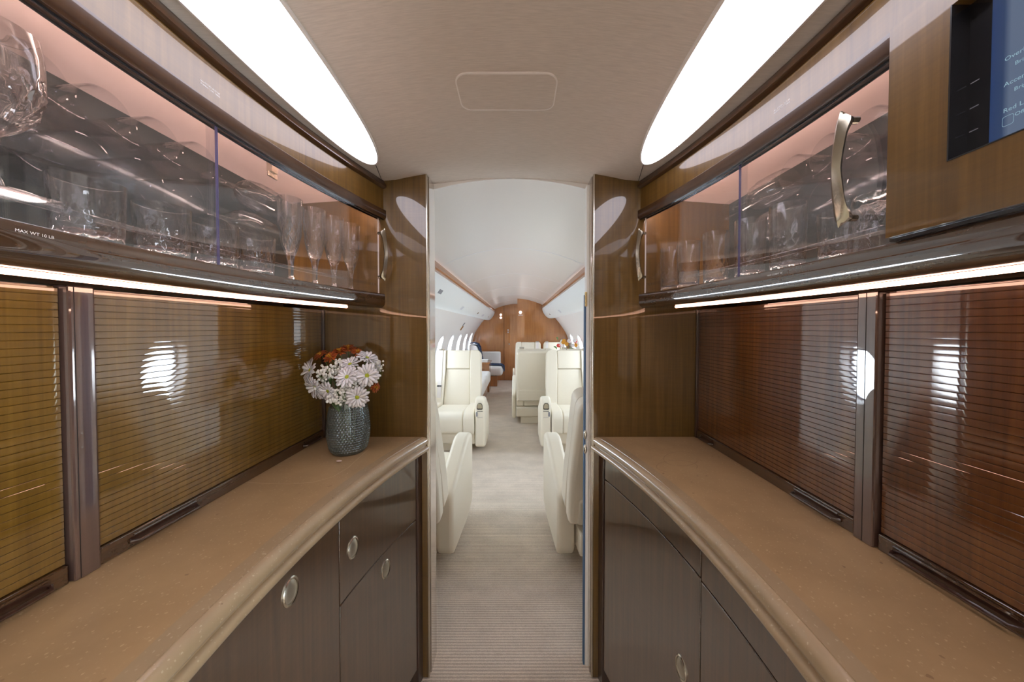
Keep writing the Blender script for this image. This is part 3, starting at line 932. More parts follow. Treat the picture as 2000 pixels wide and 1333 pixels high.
# glasses lying on the clear shelves
random.seed(3)
def lying(s, y, z, lvl, i, n):
    tilt = PI / 2
    yaw = random.uniform(-0.12, 0.12) + (0 if i % 2 else PI)
    x = s * (0.739 + random.uniform(-0.008, 0.008))
    R = Matrix.Rotation(yaw, 4, 'Z') @ Matrix.Rotation(-tilt, 4, 'X')
    e = R.to_euler()
    o = link('lying_goblet', gob_thin, None)
    o.location = Vector((x, y, z)) - (R @ Vector((0, 0, 0.10)))
    o.rotation_euler = e
    tag(o, 'crystal goblet lying on the %s shelf of the %s cabinet past the tumblers' % (('lower', 'upper')[lvl], SIDE[s]), 'glass', SIDE[s] + ' cabinet lying goblets')
for s in (-1, 1):
    for lvl, z in ((0, 1.564), (1, 1.659)):
        tl = [0.20 + 0.083 * k for k in range(7)] if s < 0 else [0.53 + 0.083 * k for k in range(4)]
        for i, y in enumerate(tl):
            o = link('lying_tumbler', tum_thin, None)
            R = Matrix.Rotation(-s * PI / 2, 4, 'Y') @ Matrix.Rotation(i * 0.9 + lvl, 4, 'Z')
            o.location = (s * 0.794, y + 0.03 * lvl * (1 if s < 0 else 0), z + 0.0388)
            o.rotation_euler = R.to_euler()
            tag(o, 'crystal tumbler on its side in the %s cabinet, %s shelf, %s from the near end' % (SIDE[s], ('lower', 'upper')[lvl], ordn[i].replace('nearest', 'first')), 'glass', SIDE[s] + ' cabinet lying tumblers')
lying(-1, 0.90, 1.659 + 0.0425, 1, 1, 1)
lying(-1, 0.87, 1.564 + 0.0425, 0, 1, 1)
lying(1, 0.945, 1.659 + 0.0425, 1, 0, 1)
lying(1, 0.93, 1.564 + 0.0425, 0, 0, 1)

# ------------------------------------------------------------------ vase of flowers
VX, VY = -0.527, 1.035
vt = thing('flower_vase', 'teal grey hobnail glass vase holding flowers on the left countertop', 'vase', (VX, VY, ZC + 0.0003))
vp = [(0.0005, 0.0), (0.044, 0.0), (0.050, 0.004), (0.056, 0.02), (0.0615, 0.05), (0.0630, 0.075), (0.061, 0.105), (0.0565, 0.135), (0.052, 0.155), (0.0505, 0.165), (0.0525, 0.172), (0.0525, 0.178)]
vo = lerp_prof(vp[1:], 0.0015)
vi = lerp_prof([(0.0495, 0.1783), (0.048, 0.165), (0.053, 0.135), (0.0575, 0.105), (0.0592, 0.075), (0.057, 0.045), (0.048, 0.012), (0.02, 0.008)], 0.01)
def hob(i, r, z, t):
    if i > len(vo) or z < 0.012 or z > 0.150:
        return r
    u = t / (2 * PI) * 38
    row = z / 0.0076
    u2 = u + (0.5 if int(row) % 2 else 0)
    a = abs((u2 - math.floor(u2)) - 0.5) * 2
    b = abs((row - math.floor(row)) - 0.5) * 2
    return r + 0.0030 * max(0, 1 - (a * a + b * b) * 0.9)
MB().lathe([(0.0005, 0.0)] + vo + vi + [(0.0005, 0.008)], 264, (VX, VY, ZC + 0.0003), hob).build('vase_body', M['vase'], vt, smooth=35)

def pix(px, py, y):
    """point on the ray of a photo pixel at distance y (camera model of this scene)"""
    th = math.radians(1.1)
    a = (px - 1010.0) / 620.0
    b = -(py - (666.5 - 14.6)) / 620.0
    d = Vector((a, math.cos(th) + b * math.sin(th), -math.sin(th) + b * math.cos(th)))
    return Vector((CAMX, 0, CAMZ)) + d * (y / d.y)

def petal_mesh(name, L, w, cup, n=6):
    rings = []
    for i in range(n + 1):
        t = i / n
        ww = w * (0.35 + 0.65 * math.sin(PI * min(1, t * 0.62 + 0.12))) * (1 if t < 0.86 else max(0.35, 1 - (t - 0.86) * 4))
        z = cup * math.sin(t * PI * 0.75)
        x = 0.004 + L * t
        rings.append([(x, -ww / 2, z + 0.0006), (x, 0, z - 0.0002), (x, ww / 2, z + 0.0006), (x, 0, z - 0.0010)])
    return MB().loft(rings).mesh(name, None, True)
pet_w = petal_mesh('petal', 0.031, 0.0105, 0.004)
pet_w.materials.append(M['petal'])
pet_o = petal_mesh('petal_rust', 0.019, 0.006, 0.005)
pet_o.materials.append(M['rust'])
pet_t = petal_mesh('petal_orange', 0.012, 0.005, 0.006)
pet_t.materials.append(M['rust_tip'])

def flower(kind, P, facing, label, sc=1.0, npet=19):
    rng = random.Random(int(P.x * 1e5) + int(P.z * 1e4))
    nm = 'white_daisy' if kind == 'w' else 'rust_chrysanthemum'
    t = thing(nm, label, 'flower', tuple(P), group='white daisies in the vase' if kind == 'w' else 'rust chrysanthemums in the vase')
    q = Vector((0, 0, 1)).rotation_difference(facing.normalized())
    Rm = q.to_matrix().to_4x4()
    # disc
    mb = MB().ball((0, 0, 0.001), 0.0072 * sc if kind == 'w' else 0.0055 * sc, 14, 8, 1, 1, 0.55)
    mb.xf(Rm)
    me = mb.mesh('disc', None, True)
    link('disc', me, M['disc'] if kind == 'w' else M['rust_tip'], t)
    layers = [(pet_w, npet, 0.05, 1.0), (pet_w, npet - 6, 0.28, 0.85)] if kind == 'w' else [(pet_o, 18, -0.05, 1.0), (pet_o, 14, 0.35, 0.85), (pet_t, 10, 0.75, 0.9)]
    for li, (pm, n, lift, k) in enumerate(layers):
        for i in range(n):
            a = 2 * PI * (i + 0.5 * li) / n + rng.uniform(-0.09, 0.09)
            lf = lift + rng.uniform(-0.13, 0.12)
            kk = k * sc * rng.uniform(0.88, 1.08)
            m = Rm @ Matrix.Rotation(a, 4, 'Z') @ Matrix.Rotation(-lf, 4, 'Y') @ Matrix.Scale(kk, 4)
            o = link('petal', pm, None, t)
            o.matrix_local = m
    # stem down into the vase
    end = Vector((VX + (P.x - VX) * 0.18, VY + (P.y - VY) * 0.18, ZC + 0.03))
    neck = Vector((VX + (P.x - VX) * 0.32, VY + (P.y - VY) * 0.32, ZC + 0.178))
    back = P - facing.normalized() * 0.006
    back2 = P - facing.normalized() * 0.03 + Vector((0, 0, -0.01))
    MB().tube([back, (back + back2) / 2, (back2 + neck) / 2, neck, (neck + end) / 2, end], 0.0013, 6).build('stem', M['stem'], t, smooth=True)
    return t

CEN = Vector((VX, VY, 1.12))
DA = [(607, 724, 1.02, (-0.6, -0.75, 0.25), 1.15, 'white daisy at the upper left edge of the bouquet, seen partly from the side'),
      (616, 757, 0.99, (-0.45, -0.8, -0.35), 1.15, 'white daisy drooping at the lower left of the bouquet'),
      (641, 764, 0.975, (-0.25, -0.95, -0.25), 0.9, 'white daisy low on the bouquet above the left rim of the vase'),
      (678, 737, 0.965, (0.05, -0.9, 0.5), 1.0, 'white daisy with a green centre facing out at the middle of the bouquet'),
      (717, 734, 0.985, (0.35, -0.9, 0.15), 1.1, 'white daisy with a green centre facing out at the right of the bouquet'),
      (698, 776, 0.965, (0.3, -0.95, -0.15), 1.0, 'white daisy hanging over the right rim of the vase'),
      (684, 712, 1.0, (0.0, -0.55, 0.85), 0.95, 'white daisy near the top of the bouquet facing upward'),
      (717, 700, 1.03, (0.5, -0.2, 0.85), 1.0, 'white daisy at the top right of the bouquet seen from the side'),
      (731, 712, 1.06, (0.9, -0.1, 0.3), 0.9, 'white daisy at the right edge of the bouquet turned to the bulkhead')]
for px, py, y, fc, sc, lab in DA:
    flower('w', pix(px, py, y), Vector(fc), lab, sc)
RU_ = [(628, 695, 1.04, (-0.4, -0.5, 0.8), 1.0, 'rust orange chrysanthemum at the top left of the bouquet'),
       (646, 699, 1.0, (-0.15, -0.7, 0.7), 1.0, 'rust orange chrysanthemum in front at the top of the bouquet'),
       (664, 689, 1.05, (0, -0.4, 0.9), 1.1, 'rust orange chrysanthemum at the top middle of the bouquet'),
       (680, 683, 1.09, (0.1, -0.3, 0.95), 1.1, 'topmost rust orange chrysanthemum of the bouquet'),
       (698, 690, 1.08, (0.3, -0.4, 0.85), 0.9, 'rust orange chrysanthemum at the top beside the right daisies'),
       (732, 757, 1.05, (0.9, -0.4, 0.1), 0.8, 'small rust orange chrysanthemum low on the right of the bouquet')]
for px, py, y, fc, sc, lab in RU_:
    flower('o', pix(px, py, y), Vector(fc), lab, sc)
GY = [(638, 728, 0.985, 46, 'dense sprig of white gypsophila left of the middle daisy'),
      (664, 715, 1.0, 40, 'sprig of white gypsophila under the rust flowers'),
      (630, 747, 1.0, 34, 'sprig of white gypsophila between the two left daisies'),
      (675, 766, 0.968, 40, 'sprig of white gypsophila over the middle of the vase rim'),
      (656, 777, 0.965, 30, 'sprig of white gypsophila hanging at the left of the vase rim'),
      (698, 752, 0.985, 30, 'sprig of white gypsophila below the right daisy'),
      (735, 716, 1.04, 24, 'small sprig of white gypsophila at the right edge of the bouquet')]
for gi, (px, py, y, n, lab) in enumerate(GY):
    P = pix(px, py, y)
    rng = random.Random(90 + gi)
    t = thing('gypsophila_sprig', lab, 'flower', tuple(P), group='gypsophila sprigs in the vase')
    fl, st = MB(), MB()
    root = P + Vector((0, 0.02, -0.05))
    for k in range(int(n * 1.5)):
        d = Vector((rng.gauss(0, 1), rng.gauss(0, 0.7), rng.gauss(0, 1))).normalized() * rng.uniform(0.3, 1) * 0.029
        c = P + d
        fl.ball(c, rng.uniform(0.0030, 0.0048), 7, 5)
        if k % 3 == 0:
            st.tube([root, (root + c) / 2 + Vector((0, 0, -0.004)), c], 0.0005, 4)
    neck = Vector((VX + (P.x - VX) * 0.35, VY + (P.y - VY) * 0.35, ZC + 0.175))
    st.tube([root, neck, Vector((VX, VY, ZC + 0.06))], 0.0008, 5)
    f = fl.build('florets', M['floret'], t, smooth=True)
    f['kind'] = 'stuff'
    st.build('stems', M['stem'], t)
# fallen leaf crumb on the stone
cr = MB().ball((-0.513, 0.952, ZC + 0.0022), 0.009, 10, 6, 1.0, 0.5, 0.22).build('fallen_petal', M['cab_inside'], None, smooth=True)
tag(cr, 'small dry petal lying on the stone in front of the vase', 'petal')

# ------------------------------------------------------------------ cabin side walls with windows
WP = [(0.93, 0.0), (1.0, 0.25), (1.06, 0.5), (1.09, 0.72), (1.095, 0.85), (1.085, 0.97), (1.06, 1.08), (1.02, 1.19), (0.985, 1.25), (0.94, 1.32), (0.86, 1.43), (0.79, 1.515), (0.75, 1.60), (0.70, 1.68), (0.60, 1.75), (0.5, 1.80)]
def wx(z):
    for (x0, z0), (x1, z1) in zip(WP, WP[1:]):
        if z0 <= z <= z1:
            return x0 + (x1 - x0) * (z - z0) / (z1 - z0)
    return WP[-1][0]
PITCH, WY0, NWIN = 0.733, 1.50, 9
ZW0, ZW1, ZWC = 0.70, 1.26, 0.985
YEND = {-1: 8.0, 1: 8.0}
def wring(yc, hw, hh, s, dx=0.0, n=40, pw=0.72):
    pts = []
    for i in range(n):
        a = 2 * PI * i / n
        c, q = math.cos(a), math.sin(a)
        y = yc + math.copysign(abs(c) ** pw, c) * hw
        z = ZWC + math.copysign(abs(q) ** pw, q) * hh
        pts.append((s * (wx(z) + dx), y, z))
    return pts
for s in (-1, 1):
    mb = MB()
    y0, y1 = 1.255, WY0 + PITCH * (NWIN - 0.5)
    def strip(za, zb):
        zz = [z for _, z in WP if za < z < zb]
        zz = [za] + zz + [zb]
        mb.loft([[(s * wx(z), y, z) for z in zz] for y in (y0, y1)], close=False)
    strip(0.0, ZW0)
    strip(ZW1, 1.80)
    mb.loft([[(s * wx(z), y, z) for z in [ZW0 + (ZW1 - ZW0) * k / 8 for k in range(9)]] for y in (y0, WY0 - PITCH / 2)], close=False)
    for w in range(NWIN):
        yc = WY0 + PITCH * w
        n = 40
        def outer(k):
            pts = []
            for i in range(n):
                a = 2 * PI * i / n
                c, q = math.cos(a), math.sin(a)
                m = max(abs(c), abs(q))
                y = yc + c / m * PITCH / 2
                z = (ZW0 + ZW1) / 2 + q / m * (ZW1 - ZW0) / 2
                ci, qi = math.copysign(abs(c) ** 0.72, c) * 0.142, math.copysign(abs(q) ** 0.72, q) * 0.212
                yy = yc + ci + (y - yc - ci) * k
                zz = ZWC + qi + (z - ZWC - qi) * k
                pts.append((s * wx(zz), yy, zz))
            return pts
        mb.loft([outer(k) for k in (0.0, 0.25, 0.5, 0.75, 1.0)], caps=False)
    zz_ = [z for _, z in WP]
    mb.loft([[(s * wx(z), y, z) for z in zz_] for y in (y1, 7.97)], close=False)
    o = struct('wall_' + SIDE[s], mb, M['wall_white'], smooth=40)
    for w in range(NWIN):
        yc = WY0 + PITCH * w
        f = MB().loft([wring(yc, 0.150, 0.220, s, -0.001), wring(yc, 0.150, 0.220, s, -0.006), wring(yc, 0.138, 0.208, s, -0.006), wring(yc, 0.126, 0.192, s, 0.03), wring(yc, 0.118, 0.182, s, 0.075), wring(yc, 0.150, 0.22, s, 0.076)], cyc=True)
        wn = struct('window_%d' % (w + 1 + (NWIN if s > 0 else 0)), f, M['wall_white'], smooth=50)
        MB().loft([wring(yc, 0.126, 0.19, s, 0.060), wring(yc, 0.126, 0.19, s, 0.064)]).build('pane', M['win_pane'], wn)
        MB().loft([wring(yc, 0.1245, 0.190, s, 0.052), wring(yc, 0.1245, 0.190, s, 0.058), wring(yc, 0.112, 0.176, s, 0.058), wring(yc, 0.112, 0.176, s, 0.052)], cyc=True).build('seal', M['grey'], wn)
        ld = bpy.data.lights.new('window_portal', 'AREA')
        ld.shape = 'RECTANGLE'
        ld.size, ld.size_y = 0.44, 0.30
        ld.cycles.is_portal = True
        lo = bpy.data.objects.new('window_portal', ld)
        COL.objects.link(lo)
        lo.location = (s * (wx(ZWC) + 0.10), yc, ZWC)
        lo.rotation_euler = (0, s * PI / 2, 0)
# daylight enters at the entry door behind the camera
ld = bpy.data.lights.new('door_portal', 'AREA')
ld.shape = 'RECTANGLE'
ld.size, ld.size_y = 1.72, 0.78
ld.cycles.is_portal = True
lo = bpy.data.objects.new('door_portal', ld)
COL.objects.link(lo)
lo.location = (1.13, -0.97, 0.86)
lo.rotation_euler = (0, PI / 2, 0)

# emergency exit handle plate on the left wall
eh = thing('exit_handle', 'small brass exit handle plate on the left cabin wall above the windows', 'handle', (-0.95, 5.55, 1.30))
def wallplate(y0, y1, z0, z1, th, nm, mat):
    MB().loft([[(-(wx(z) - 0.0005), y0, z), (-(wx(z) - th), y0, z), (-(wx(z) - th), y1, z), (-(wx(z) - 0.0005), y1, z)] for z in (z0, (z0 + z1) / 2, z1)]).build(nm, mat, eh)
wallplate(5.50, 5.62, 1.27, 1.34, 0.006, 'plate', M['brass'])
wallplate(5.46, 5.52, 1.345, 1.40, 0.010, 'lever', M['grey'])
wallplate(5.53, 5.58, 1.285, 1.315, 0.012, 'grip', M['wood_cabin'])

# service panels, wood rails and cove light along both sides
PS = [(0.525, 1.715), (0.535, 1.66), (0.556, 1.61), (0.59, 1.56), (0.63, 1.522), (0.675, 1.502), (0.72, 1.502), (0.79, 1.513), (0.80, 1.53), (0.70, 1.58), (0.62, 1.66), (0.58, 1.715)]
tn = 1
for s in (-1, 1):
    ye = 7.85 if s < 0 else 6.40
    p = struct('trim_%d' % tn, MB().prism([(s * x, z) for x, z in PS], 'y', 1.264, ye), M['psu_white'], smooth=35)
    def onpanel(y0, y1, k, h, nm, mat, lift=0.002):
        (xa, za), (xb, zb) = PS[k], PS[k + 1]
        d = Vector((xb - xa, zb - za)); L = d.length; d.normalize(); nn = Vector((-abs(d.y), -abs(d.x)))
        a = Vector((xa, za)); b = a + d * min(L, h)
        q = []
        for y in (y0, y1):
            for v in (a + nn * lift, b + nn * lift, b - nn * 0.002, a - nn * 0.002):
                q.append((s * v.x, y, v.y))
        MB().loft([q[:4], q[4:]]).build(nm, mat, p)
    if s < 0:
        onpanel(2.40, 2.50, 2, 0.035, 'air_vent', M['grey'])
        onpanel(5.05, 5.12, 3, 0.03, 'reading_light', M['black'])
        onpanel(6.9, 6.98, 3, 0.03, 'reading_light', M['black'])
        onpanel(3.60, 3.72, 3, 0.05, 'speaker_grille', M['pale_grey'], 0.0012)
        onpanel(5.75, 6.0, 3, 0.05, 'lit_sign', M['pale_grey'], 0.0012)
    else:
        onpanel(5.55, 5.62, 3, 0.03, 'reading_light', M['black'])
        onpanel(4.3, 4.42, 3, 0.05, 'speaker_grille', M['pale_grey'], 0.0012)
    struct('trim_%d' % (tn + 1), MB().prism([(s * 0.500, 1.712), (s * 0.503, 1.752), (s * 0.52, 1.760), (s * 0.534, 1.756), (s * 0.534, 1.698), (s * 0.508, 1.700)], 'y', 1.264, ye + 0.02), M['wood_cabin_y'], bevel=0.003)
    cv = thing('cove_light', 'warm cove light strip hidden behind the wood rail on the %s of the cabin' % SIDE[s], 'light', (s * 0.557, 4.5, 1.7155))
    MB().box(*sorted((s * 0.548, s * 0.562)), 1.30, ye - 0.05, 1.7165, 1.722).build('strip', M['cove'], cv)
    tn += 2

# ------------------------------------------------------------------ far end of the cabin
def section(fn_x0, fn_x1):
    pts = []
    zs = [0, 0.25, 0.5, 0.72, 0.85, 0.97, 1.08, 1.19, 1.25, 1.32, 1.43, 1.515, 1.6, 1.68]
    return zs
lw = [(-wx(z) - 0.01, z) for z in (0, 0.25, 0.5, 0.72, 0.85, 0.97, 1.08, 1.19, 1.25, 1.32, 1.43, 1.515, 1.6, 1.68)]
top = [(-0.66 + 1.32 * i / 20, cz(-0.66 + 1.32 * i / 20) + 0.01) for i in range(21)]
rw = [(-x, z) for x, z in reversed(lw)]
endw = struct('wall_back', MB().prism(lw + top + rw, 'y', 7.9, 7.96), M['wood_cabin'])
MB().box(-0.302, -0.296, 7.894, 7.902, 0, 1.86).build('door_gap', M['dark_gap'], endw)
dr = MB().box(-0.295, 0.31, 7.893, 7.9005, 0.01, 1.855).build('cabin_door', M['wood_cabin'], endw)
dr['label'] = 'tall cherry wood door in the far cabin wall'
MB().ball((-0.17, 7.875, 0.905), 0.022, 14, 8, 1, 0.8, 1).build('door_knob', M['chrome'], dr, smooth=True)
for z in (1.20, 1.255):
    MB().ball((-0.2, 7.888, z), 0.018, 12, 8, 0.8, 0.4, 1.1).build('lock_plate', M['pale_grey'], dr, smooth=True)
for z in (1.56, 1.635):
    MB().lathe([(0.03, 0), (0.03, 0.012), (0.001, 0.014)], 20).xf(Matrix.Translation((-0.38, 7.9, z)) @ Matrix.Rotation(PI / 2, 4, 'X')).build('sign_lamp', M['exit'], endw, smooth=40)
right = [(0.03, 0.0), (0.03, cz(0.03) + 0.01)] + [(0.03 + 0.63 * i / 12, cz(0.03 + 0.63 * i / 12) + 0.01) for i in range(1, 13)] + rw
part = struct('wall_partition', MB().prism(right, 'y', 6.42, 6.47), M['wood_cabin'])
MB().lathe([(0.032, 0), (0.032, 0.012), (0.001, 0.014)], 20).xf(Matrix.Translation((0.092, 6.42, 1.625)) @ Matrix.Rotation(PI / 2, 4, 'X')).build('sign_lamp', M['exit'], part, smooth=40)
MB().box(0.05, 0.14, 6.416, 6.4205, 1.565, 1.573).build('sign_strip', M['print'], part)

# ------------------------------------------------------------------ seats
def bezel(parent, x0, x1, zf, yf, s_in):
    xm = (x0 + x1) / 2
    w = (x1 - x0) * 0.78
    pl = [(xm + u, zf + v) for u, v in rpoly([(-w / 2, -0.033), (w / 2, -0.033), (w / 2, 0.010), (w / 2 * 0.55, 0.034), (-w / 2 * 0.55, 0.034), (-w / 2, 0.010)], 0.012)]
    MB().prism(pl, 'y', yf - 0.003, yf + 0.01).build('control_bezel', M['black'], parent)
    pi = [(xm + (u - xm) * 0.84, zf + (v - zf) * 0.78 + 0.003) for u, v in pl]
    MB().prism(pi, 'y', yf - 0.0055, yf).build('control_dial', M['chrome'], parent, bevel=0.001)
    MB().box(xm - w / 2, xm + w / 2, yf - 0.0015, yf + 0.01, zf - 0.115, zf - 0.113).build('panel_line', M['grey'], parent)
    MB().box(xm - w / 2, xm + w / 2, yf - 0.0015, yf + 0.01, zf - 0.053, zf - 0.049).build('panel_line', M['black'], parent)
    MB().box(xm - s_in * w / 2 - 0.008, xm - s_in * w / 2 + 0.008, yf - 0.004, yf + 0.01, zf - 0.105, zf - 0.058).build('switch_block', M['grey'], parent, bevel=0.002)

def make_seat(label, hw=0.285, bhw=None, at=0.10, arms=(-1, 1), belt=1, rec=13, group='cream leather cabin armchairs', rear_low=0.40, ft=0.60):
    """faces -Y; origin on the floor under the seat"""
    t = thing('leather_armchair', label, 'armchair', (0, 0, 0), 0, group)
    L = M['leather']
    MB().box(-hw * 0.75, hw * 0.75, -0.19, 0.21, 0.0, 0.10).build('pedestal', M['leather'], t, bevel=0.01)
    MB().prism(rpoly([(-0.27, 0.10), (0.25, 0.10), (0.27, 0.23), (-0.30, 0.23)], 0.02), 'x', -hw + 0.004, hw - 0.004).build('seat_pan', L, t, bevel=0.01)
    cw = hw * 0.58
    prof = rpoly([(-0.335, 0.225), (0.20, 0.235), (0.20, 0.405), (-0.27, 0.445), (-0.335, 0.41)], [0.04, 0.02, 0.02, 0.05, 0.06], 6)
    MB().prism(prof, 'x', -cw, cw).build('seat_cushion', L, t, smooth=35, bevel=0.018, seg=3)
    for s in (-1, 1):
        pb = rpoly([(-0.345, 0.225), (0.20, 0.235), (0.20, 0.43), (-0.24, 0.465), (-0.345, 0.43)], [0.04, 0.02, 0.02, 0.07, 0.07], 6)
        MB().prism(pb, 'x', *sorted((s * (cw + 0.0015), s * (hw - 0.003)))).build('seat_bolster', L, t, smooth=35, bevel=0.022, seg=3)
    # back: built upright then reclined
    Rm = Matrix.Translation((0, 0.20, 0.36)) @ Matrix.Rotation(math.radians(-rec), 4, 'X')
    H = 0.70
    hs, hw = hw, bhw or hw
    cw = hw * 0.58
    def backpart(poly, y0, y1, nm, mat, bv, seg=3, parent=t):
        return MB().prism(poly, 'y', y0, y1).xf(Rm).build(nm, mat, parent, smooth=35, bevel=bv, seg=seg)
    shell = rpoly([(-hw + 0.012, 0.0), (hw - 0.012, 0.0), (hw, 0.25), (hw - 0.012, H), (-hw + 0.012, H), (-hw, 0.25)], [0.03, 0.03, 0.1, 0.06, 0.06, 0.1], 6)
    backpart(shell, 0.045, 0.135, 'back_shell', L, 0.03)
    c = cw * 0.97
    backpart(rpoly([(-c, 0.03), (c, 0.03), (c * 0.9, H - 0.235), (-c * 0.9, H - 0.235)], 0.012), 0.0, 0.06, 'back_cushion', L, 0.02)
    backpart(rpoly([(-c * 0.9, H - 0.232), (c * 0.9, H - 0.232), (c * 0.92, H - 0.004), (-c * 0.92, H - 0.004)], 0.015), -0.012, 0.06, 'headrest', L, 0.022)
    for s in (-1, 1):
        poly = rpoly([(s * (c + 0.003), 0.03), (s * (hw - 0.004), 0.04), (s * hw * 0.995, 0.25), (s * (hw - 0.014), H - 0.003), (s * (c * 0.92 + 0.003), H - 0.003), (s * (c * 0.9 + 0.003), H - 0.235)], [0.01, 0.02, 0.05, 0.055, 0.01, 0.005], 6)
        backpart(poly, -0.028, 0.06, 'back_bolster', L, 0.024)
    flap = rpoly([(-hw * 0.86, 0.02), (hw * 0.86, 0.02), (hw * 0.86, 0.17), (-hw * 0.86, 0.17)], 0.02)
    backpart(flap, 0.128, 0.150, 'rear_pocket', L, 0.008)
    bx = (belt or 1) * (hw - 0.075)
    hw = hs
    for s in arms:
        ob = (s == belt)
        x0, x1 = sorted((s * (hw + 0.004), s * (hw + 0.004 + (0.045 if ob else at))))
        zb = 0.30 if ob else 0.055
        pa = rpoly([(-0.335, zb + 0.045), (-0.20, zb), (0.16, zb), (0.185, zb + 0.045), (0.185, rear_low), (-0.20, ft), (-0.335, ft - 0.01)], [0.03, 0.05, 0.02, 0.02, 0.04, 0.06, 0.06], 5)
        a = MB().prism(pa, 'x', x0, x1).build('armrest', L, t, smooth=35, bevel=0.022, seg=3)
        if not ob:
            bezel(a, x0 + 0.012, x1 - 0.012, ft - 0.085, -0.335, s)
    # belt strap over the outboard bolster
    st = MB().box(bx - 0.024, bx + 0.024, -0.034, -0.0285, 0.12, H - 0.01).xf(Rm).build('belt', M['lamp_rim'], t)
    MB().box(bx - 0.03, bx + 0.03, -0.045, 0.02, H - 0.015, H + 0.006).xf(Rm).build('belt_guide', M['chrome'], st, bevel=0.004)
    MB().box(bx - 0.026, bx + 0.026, -0.037, -0.0275, 0.25, 0.268).xf(Rm).build('belt_keeper', M['black'], st)
    return t

def place(t, x, y, rz):
    t.location = (x, y, 0)
    t.rotation_euler = (0, 0, rz)
FWD = 0.0
a = make_seat('cream leather armchair facing the camera on the left of the aisle', belt=-1)
place(a, -0.695, 3.555, 0)
b = make_seat('cream leather armchair facing the camera on the right of the aisle', belt=1)
place(b, 0.660, 3.555, 0)
c = make_seat('nearest cream leather armchair on the left, its back toward the bulkhead', belt=1, rec=17, bhw=0.372)
place(c, -0.70, 1.925, PI - math.radians(4))
d = make_seat('nearest cream leather armchair on the right, its back toward the bulkhead', belt=-1, rec=17, bhw=0.372)
place(d, 0.62, 1.925, PI + math.radians(4))
e = make_seat('cream leather armchair with its back to the camera, just behind the right aisle armchair', hw=0.25, at=0.055, belt=0)
place(e, 0.262, 4.55, PI)
g = make_seat('window-side cream leather armchair with its back to the camera, behind the right aisle armchair', hw=0.2, at=0.03, belt=1, arms=())
place(g, 0.778, 4.55, PI)
f1 = make_seat('far cream leather armchair facing the camera by the cherry partition, aisle side', hw=0.25, at=0.03, belt=1, arms=(-1,), ft=0.62)
place(f1, 0.235, 5.72, 0)
f2 = make_seat('far cream leather armchair facing the camera by the cherry partition, window side', hw=0.225, at=0.03, belt=-1, arms=(), ft=0.62)
place(f2, 0.742, 5.72, 0)

# conference table with flowers, right side
tb = thing('cabin_table', 'cherry wood table between the facing pairs of armchairs on the right', 'table', (0.6, 5.08, 0))
MB().box(0.10, 1.02, 4.86, 5.28, 0.665, 0.70).build('tabletop', M['wood_cabin'], tb, bevel=0.006)
MB().prism(rrect(0.5, 0.10, 0.03, 4, 0.65, 5.07), 'z', 0.0, 0.6645).build('table_pedestal', M['wood_cabin'], tb)
fa = thing('flower_arrangement', 'small flower arrangement of red and white blooms by the right cabin windows', 'flowers', (0.80, 5.08, 0.70))
MB().lathe([(0.03, 0), (0.05, 0.01), (0.07, 0.08), (0.06, 0.15), (0.05, 0.19), (0.045, 0.19), (0.05, 0.15), (0.055, 0.1)], 24, (0.80, 5.08, 0.7003)).build('pot', M['white_glaze'], fa, smooth=True)
rng = random.Random(5)
for k in range(30):
    P = Vector((0.81 + rng.uniform(-0.15, 0.16), 5.05 + rng.uniform(-0.06, 0.06), 0.90 + rng.uniform(0.03, 0.27)))
    P.z -= abs(P.x - 0.8) * 0.35
    mat = [M['petal'], M['red'], M['stem'], M['petal'], M['rust_tip'], M['stem'], M['petal']][k % 7]
    mb = MB()
    if mat is M['stem']:
        mb.loft([[(P.x + 0.05 * q * math.cos(k), P.y + 0.02 * q, P.z + 0.04 * q + 0.012 * math.sin(PI * q)) for q in (0, 0.3, 0.6, 1)], [(P.x + 0.05 * q * math.cos(k) + 0.02 * math.sin(PI * q), P.y + 0.02 * q, P.z + 0.06 * q + 0.02 * math.sin(PI * q)) for q in (0, 0.3, 0.6, 1)]], close=False)
        mb.build('leaf', mat, fa)
    else:
        for j in range(6):
            aa = j * PI / 3
            mb.ball((P.x + 0.016 * math.cos(aa), P.y - 0.008, P.z + 0.016 * math.sin(aa)), 0.017, 8, 5, 1, 0.5, 1)
        mb.ball((P.x, P.y - 0.014, P.z), 0.010, 8, 5)
        bl = mb.build('bloom', mat, fa, smooth=True)
        MB().tube([P, (P + Vector((0.8, 5.08, 0.86))) / 2, Vector((0.80, 5.08, 0.80))], 0.002, 4).build('stem', M['stem'], fa)

# ------------------------------------------------------------------ left side: divan, side table, armchair with throw
dv = thing('divan', 'white upholstered divan with cherry wood base along the left windows', 'sofa', (-0.8, 5.4, 0))
MB().box(-0.92, -0.56, 4.62, 6.30, 0.0, 0.235).build('divan_base', M['wood_cabin'], dv, bevel=0.008)
for k in range(3):
    y0 = 4.62 + 0.56 * k
    MB().box(-1.0, -0.50, y0 + 0.003, y0 + 0.557, 0.24, 0.46).build('seat_cushion', M['white_cloth'], dv, bevel=0.05, seg=4)
    MB().prism(rpoly([(-1.04, 0.47), (-0.86, 0.47), (-0.92, 0.80), (-1.04, 0.80)], 0.04), 'y', y0 + 0.003, y0 + 0.557).build('back_cushion', M['white_cloth'], dv, bevel=0.03, seg=3)
stb = thing('side_table', 'small cherry wood side table between the divan and the armchair', 'table', (-0.72, 6.65, 0))
MB().box(-0.92, -0.54, 6.42, 6.86, 0.0, 0.58).build('cabinet_body', M['wood_cabin'], stb, bevel=0.005)
MB().box(-1.0, -0.525, 6.40, 6.88, 0.5803, 0.61).build('tabletop', M['wood_cabin'], stb, bevel=0.005)
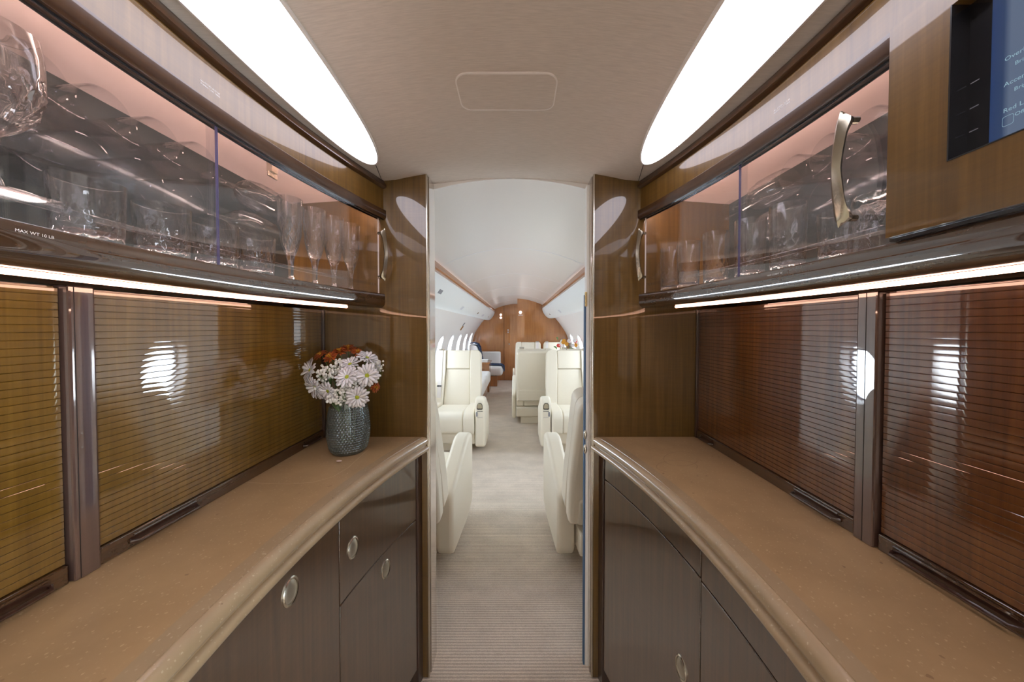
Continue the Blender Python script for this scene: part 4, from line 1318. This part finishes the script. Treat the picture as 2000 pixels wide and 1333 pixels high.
bk = thing('book', 'white book lying on the small cherry side table', 'book', (-0.66, 6.52, 0.6103))
MB().box(-0.76, -0.575, 6.44, 6.62, 0.6103, 0.6133).build('cover', M['white_cloth'], bk)
MB().box(-0.758, -0.58, 6.443, 6.617, 0.6134, 0.651).build('pages', M['print'], bk)
MB().box(-0.76, -0.575, 6.44, 6.62, 0.6511, 0.655).build('cover', M['white_cloth'], bk)
MB().box(-0.575, -0.5735, 6.46, 6.6, 0.625, 0.642).build('spine_title', M['grey'], bk)
ac = thing('armchair', 'white armchair with cherry wood base at the far left, under the navy throw', 'armchair', (-0.65, 7.36, 0))
MB().box(-0.92, -0.42, 7.06, 7.68, 0.0, 0.235).build('chair_base', M['wood_cabin'], ac, bevel=0.008)
MB().box(-0.98, -0.30, 7.03, 7.57, 0.24, 0.455).build('seat_cushion', M['white_cloth'], ac, bevel=0.06, seg=4)
MB().prism(rpoly([(-1.04, 0.46), (-0.78, 0.46), (-0.86, 0.92), (-1.04, 0.94)], [0.03, 0.03, 0.09, 0.05]), 'y', 7.03, 7.57).build('backrest', M['white_cloth'], ac, smooth=35, bevel=0.03, seg=3)
MB().box(-0.96, -0.37, 7.585, 7.70, 0.24, 0.74).build('armrest', M['white_cloth'], ac, bevel=0.03, seg=3)
# navy knitted throw, ribbed
path = [(-1.03, 0.955), (-0.95, 0.965), (-0.875, 0.945), (-0.835, 0.88), (-0.80, 0.70), (-0.765, 0.52), (-0.70, 0.478), (-0.5, 0.472), (-0.34, 0.468), (-0.285, 0.43), (-0.28, 0.33)]
pts = []
for (xa, za), (xb, zb) in zip(path, path[1:]):
    Ls = math.hypot(xb - xa, zb - za)
    n = max(2, int(Ls / 0.007))
    for i in range(n):
        pts.append(Vector((xa + (xb - xa) * i / n, za + (zb - za) * i / n)))
pts.append(Vector(path[-1]))
rings = []
acc = 0
for i, p in enumerate(pts):
    dd = (pts[min(i + 1, len(pts) - 1)] - pts[max(0, i - 1)]).normalized()
    nn = Vector((-dd.y, dd.x))
    if nn.y < 0 and abs(dd.x) > 0.3:
        nn = -nn
    if abs(dd.x) <= 0.3:
        nn = Vector((1, 0.1)).normalized()
    acc += 0 if i == 0 else (p - pts[i - 1]).length
    bumpv = 0.012 + 0.009 * abs(math.sin(acc * PI / 0.038))
    o_ = p + nn * bumpv
    skew = 0.04 * math.sin(acc * 2)
    rings.append([(p.x, 7.06 + skew, p.y), (o_.x, 7.055 + skew, o_.y), (o_.x, 7.36 + skew, o_.y), (p.x, 7.36 + skew, p.y)])
th = MB().loft(rings).build('throw_blanket', M['navy'], None, smooth=False)
tag(th, 'navy ribbed knit throw draped over the white armchair', 'blanket')
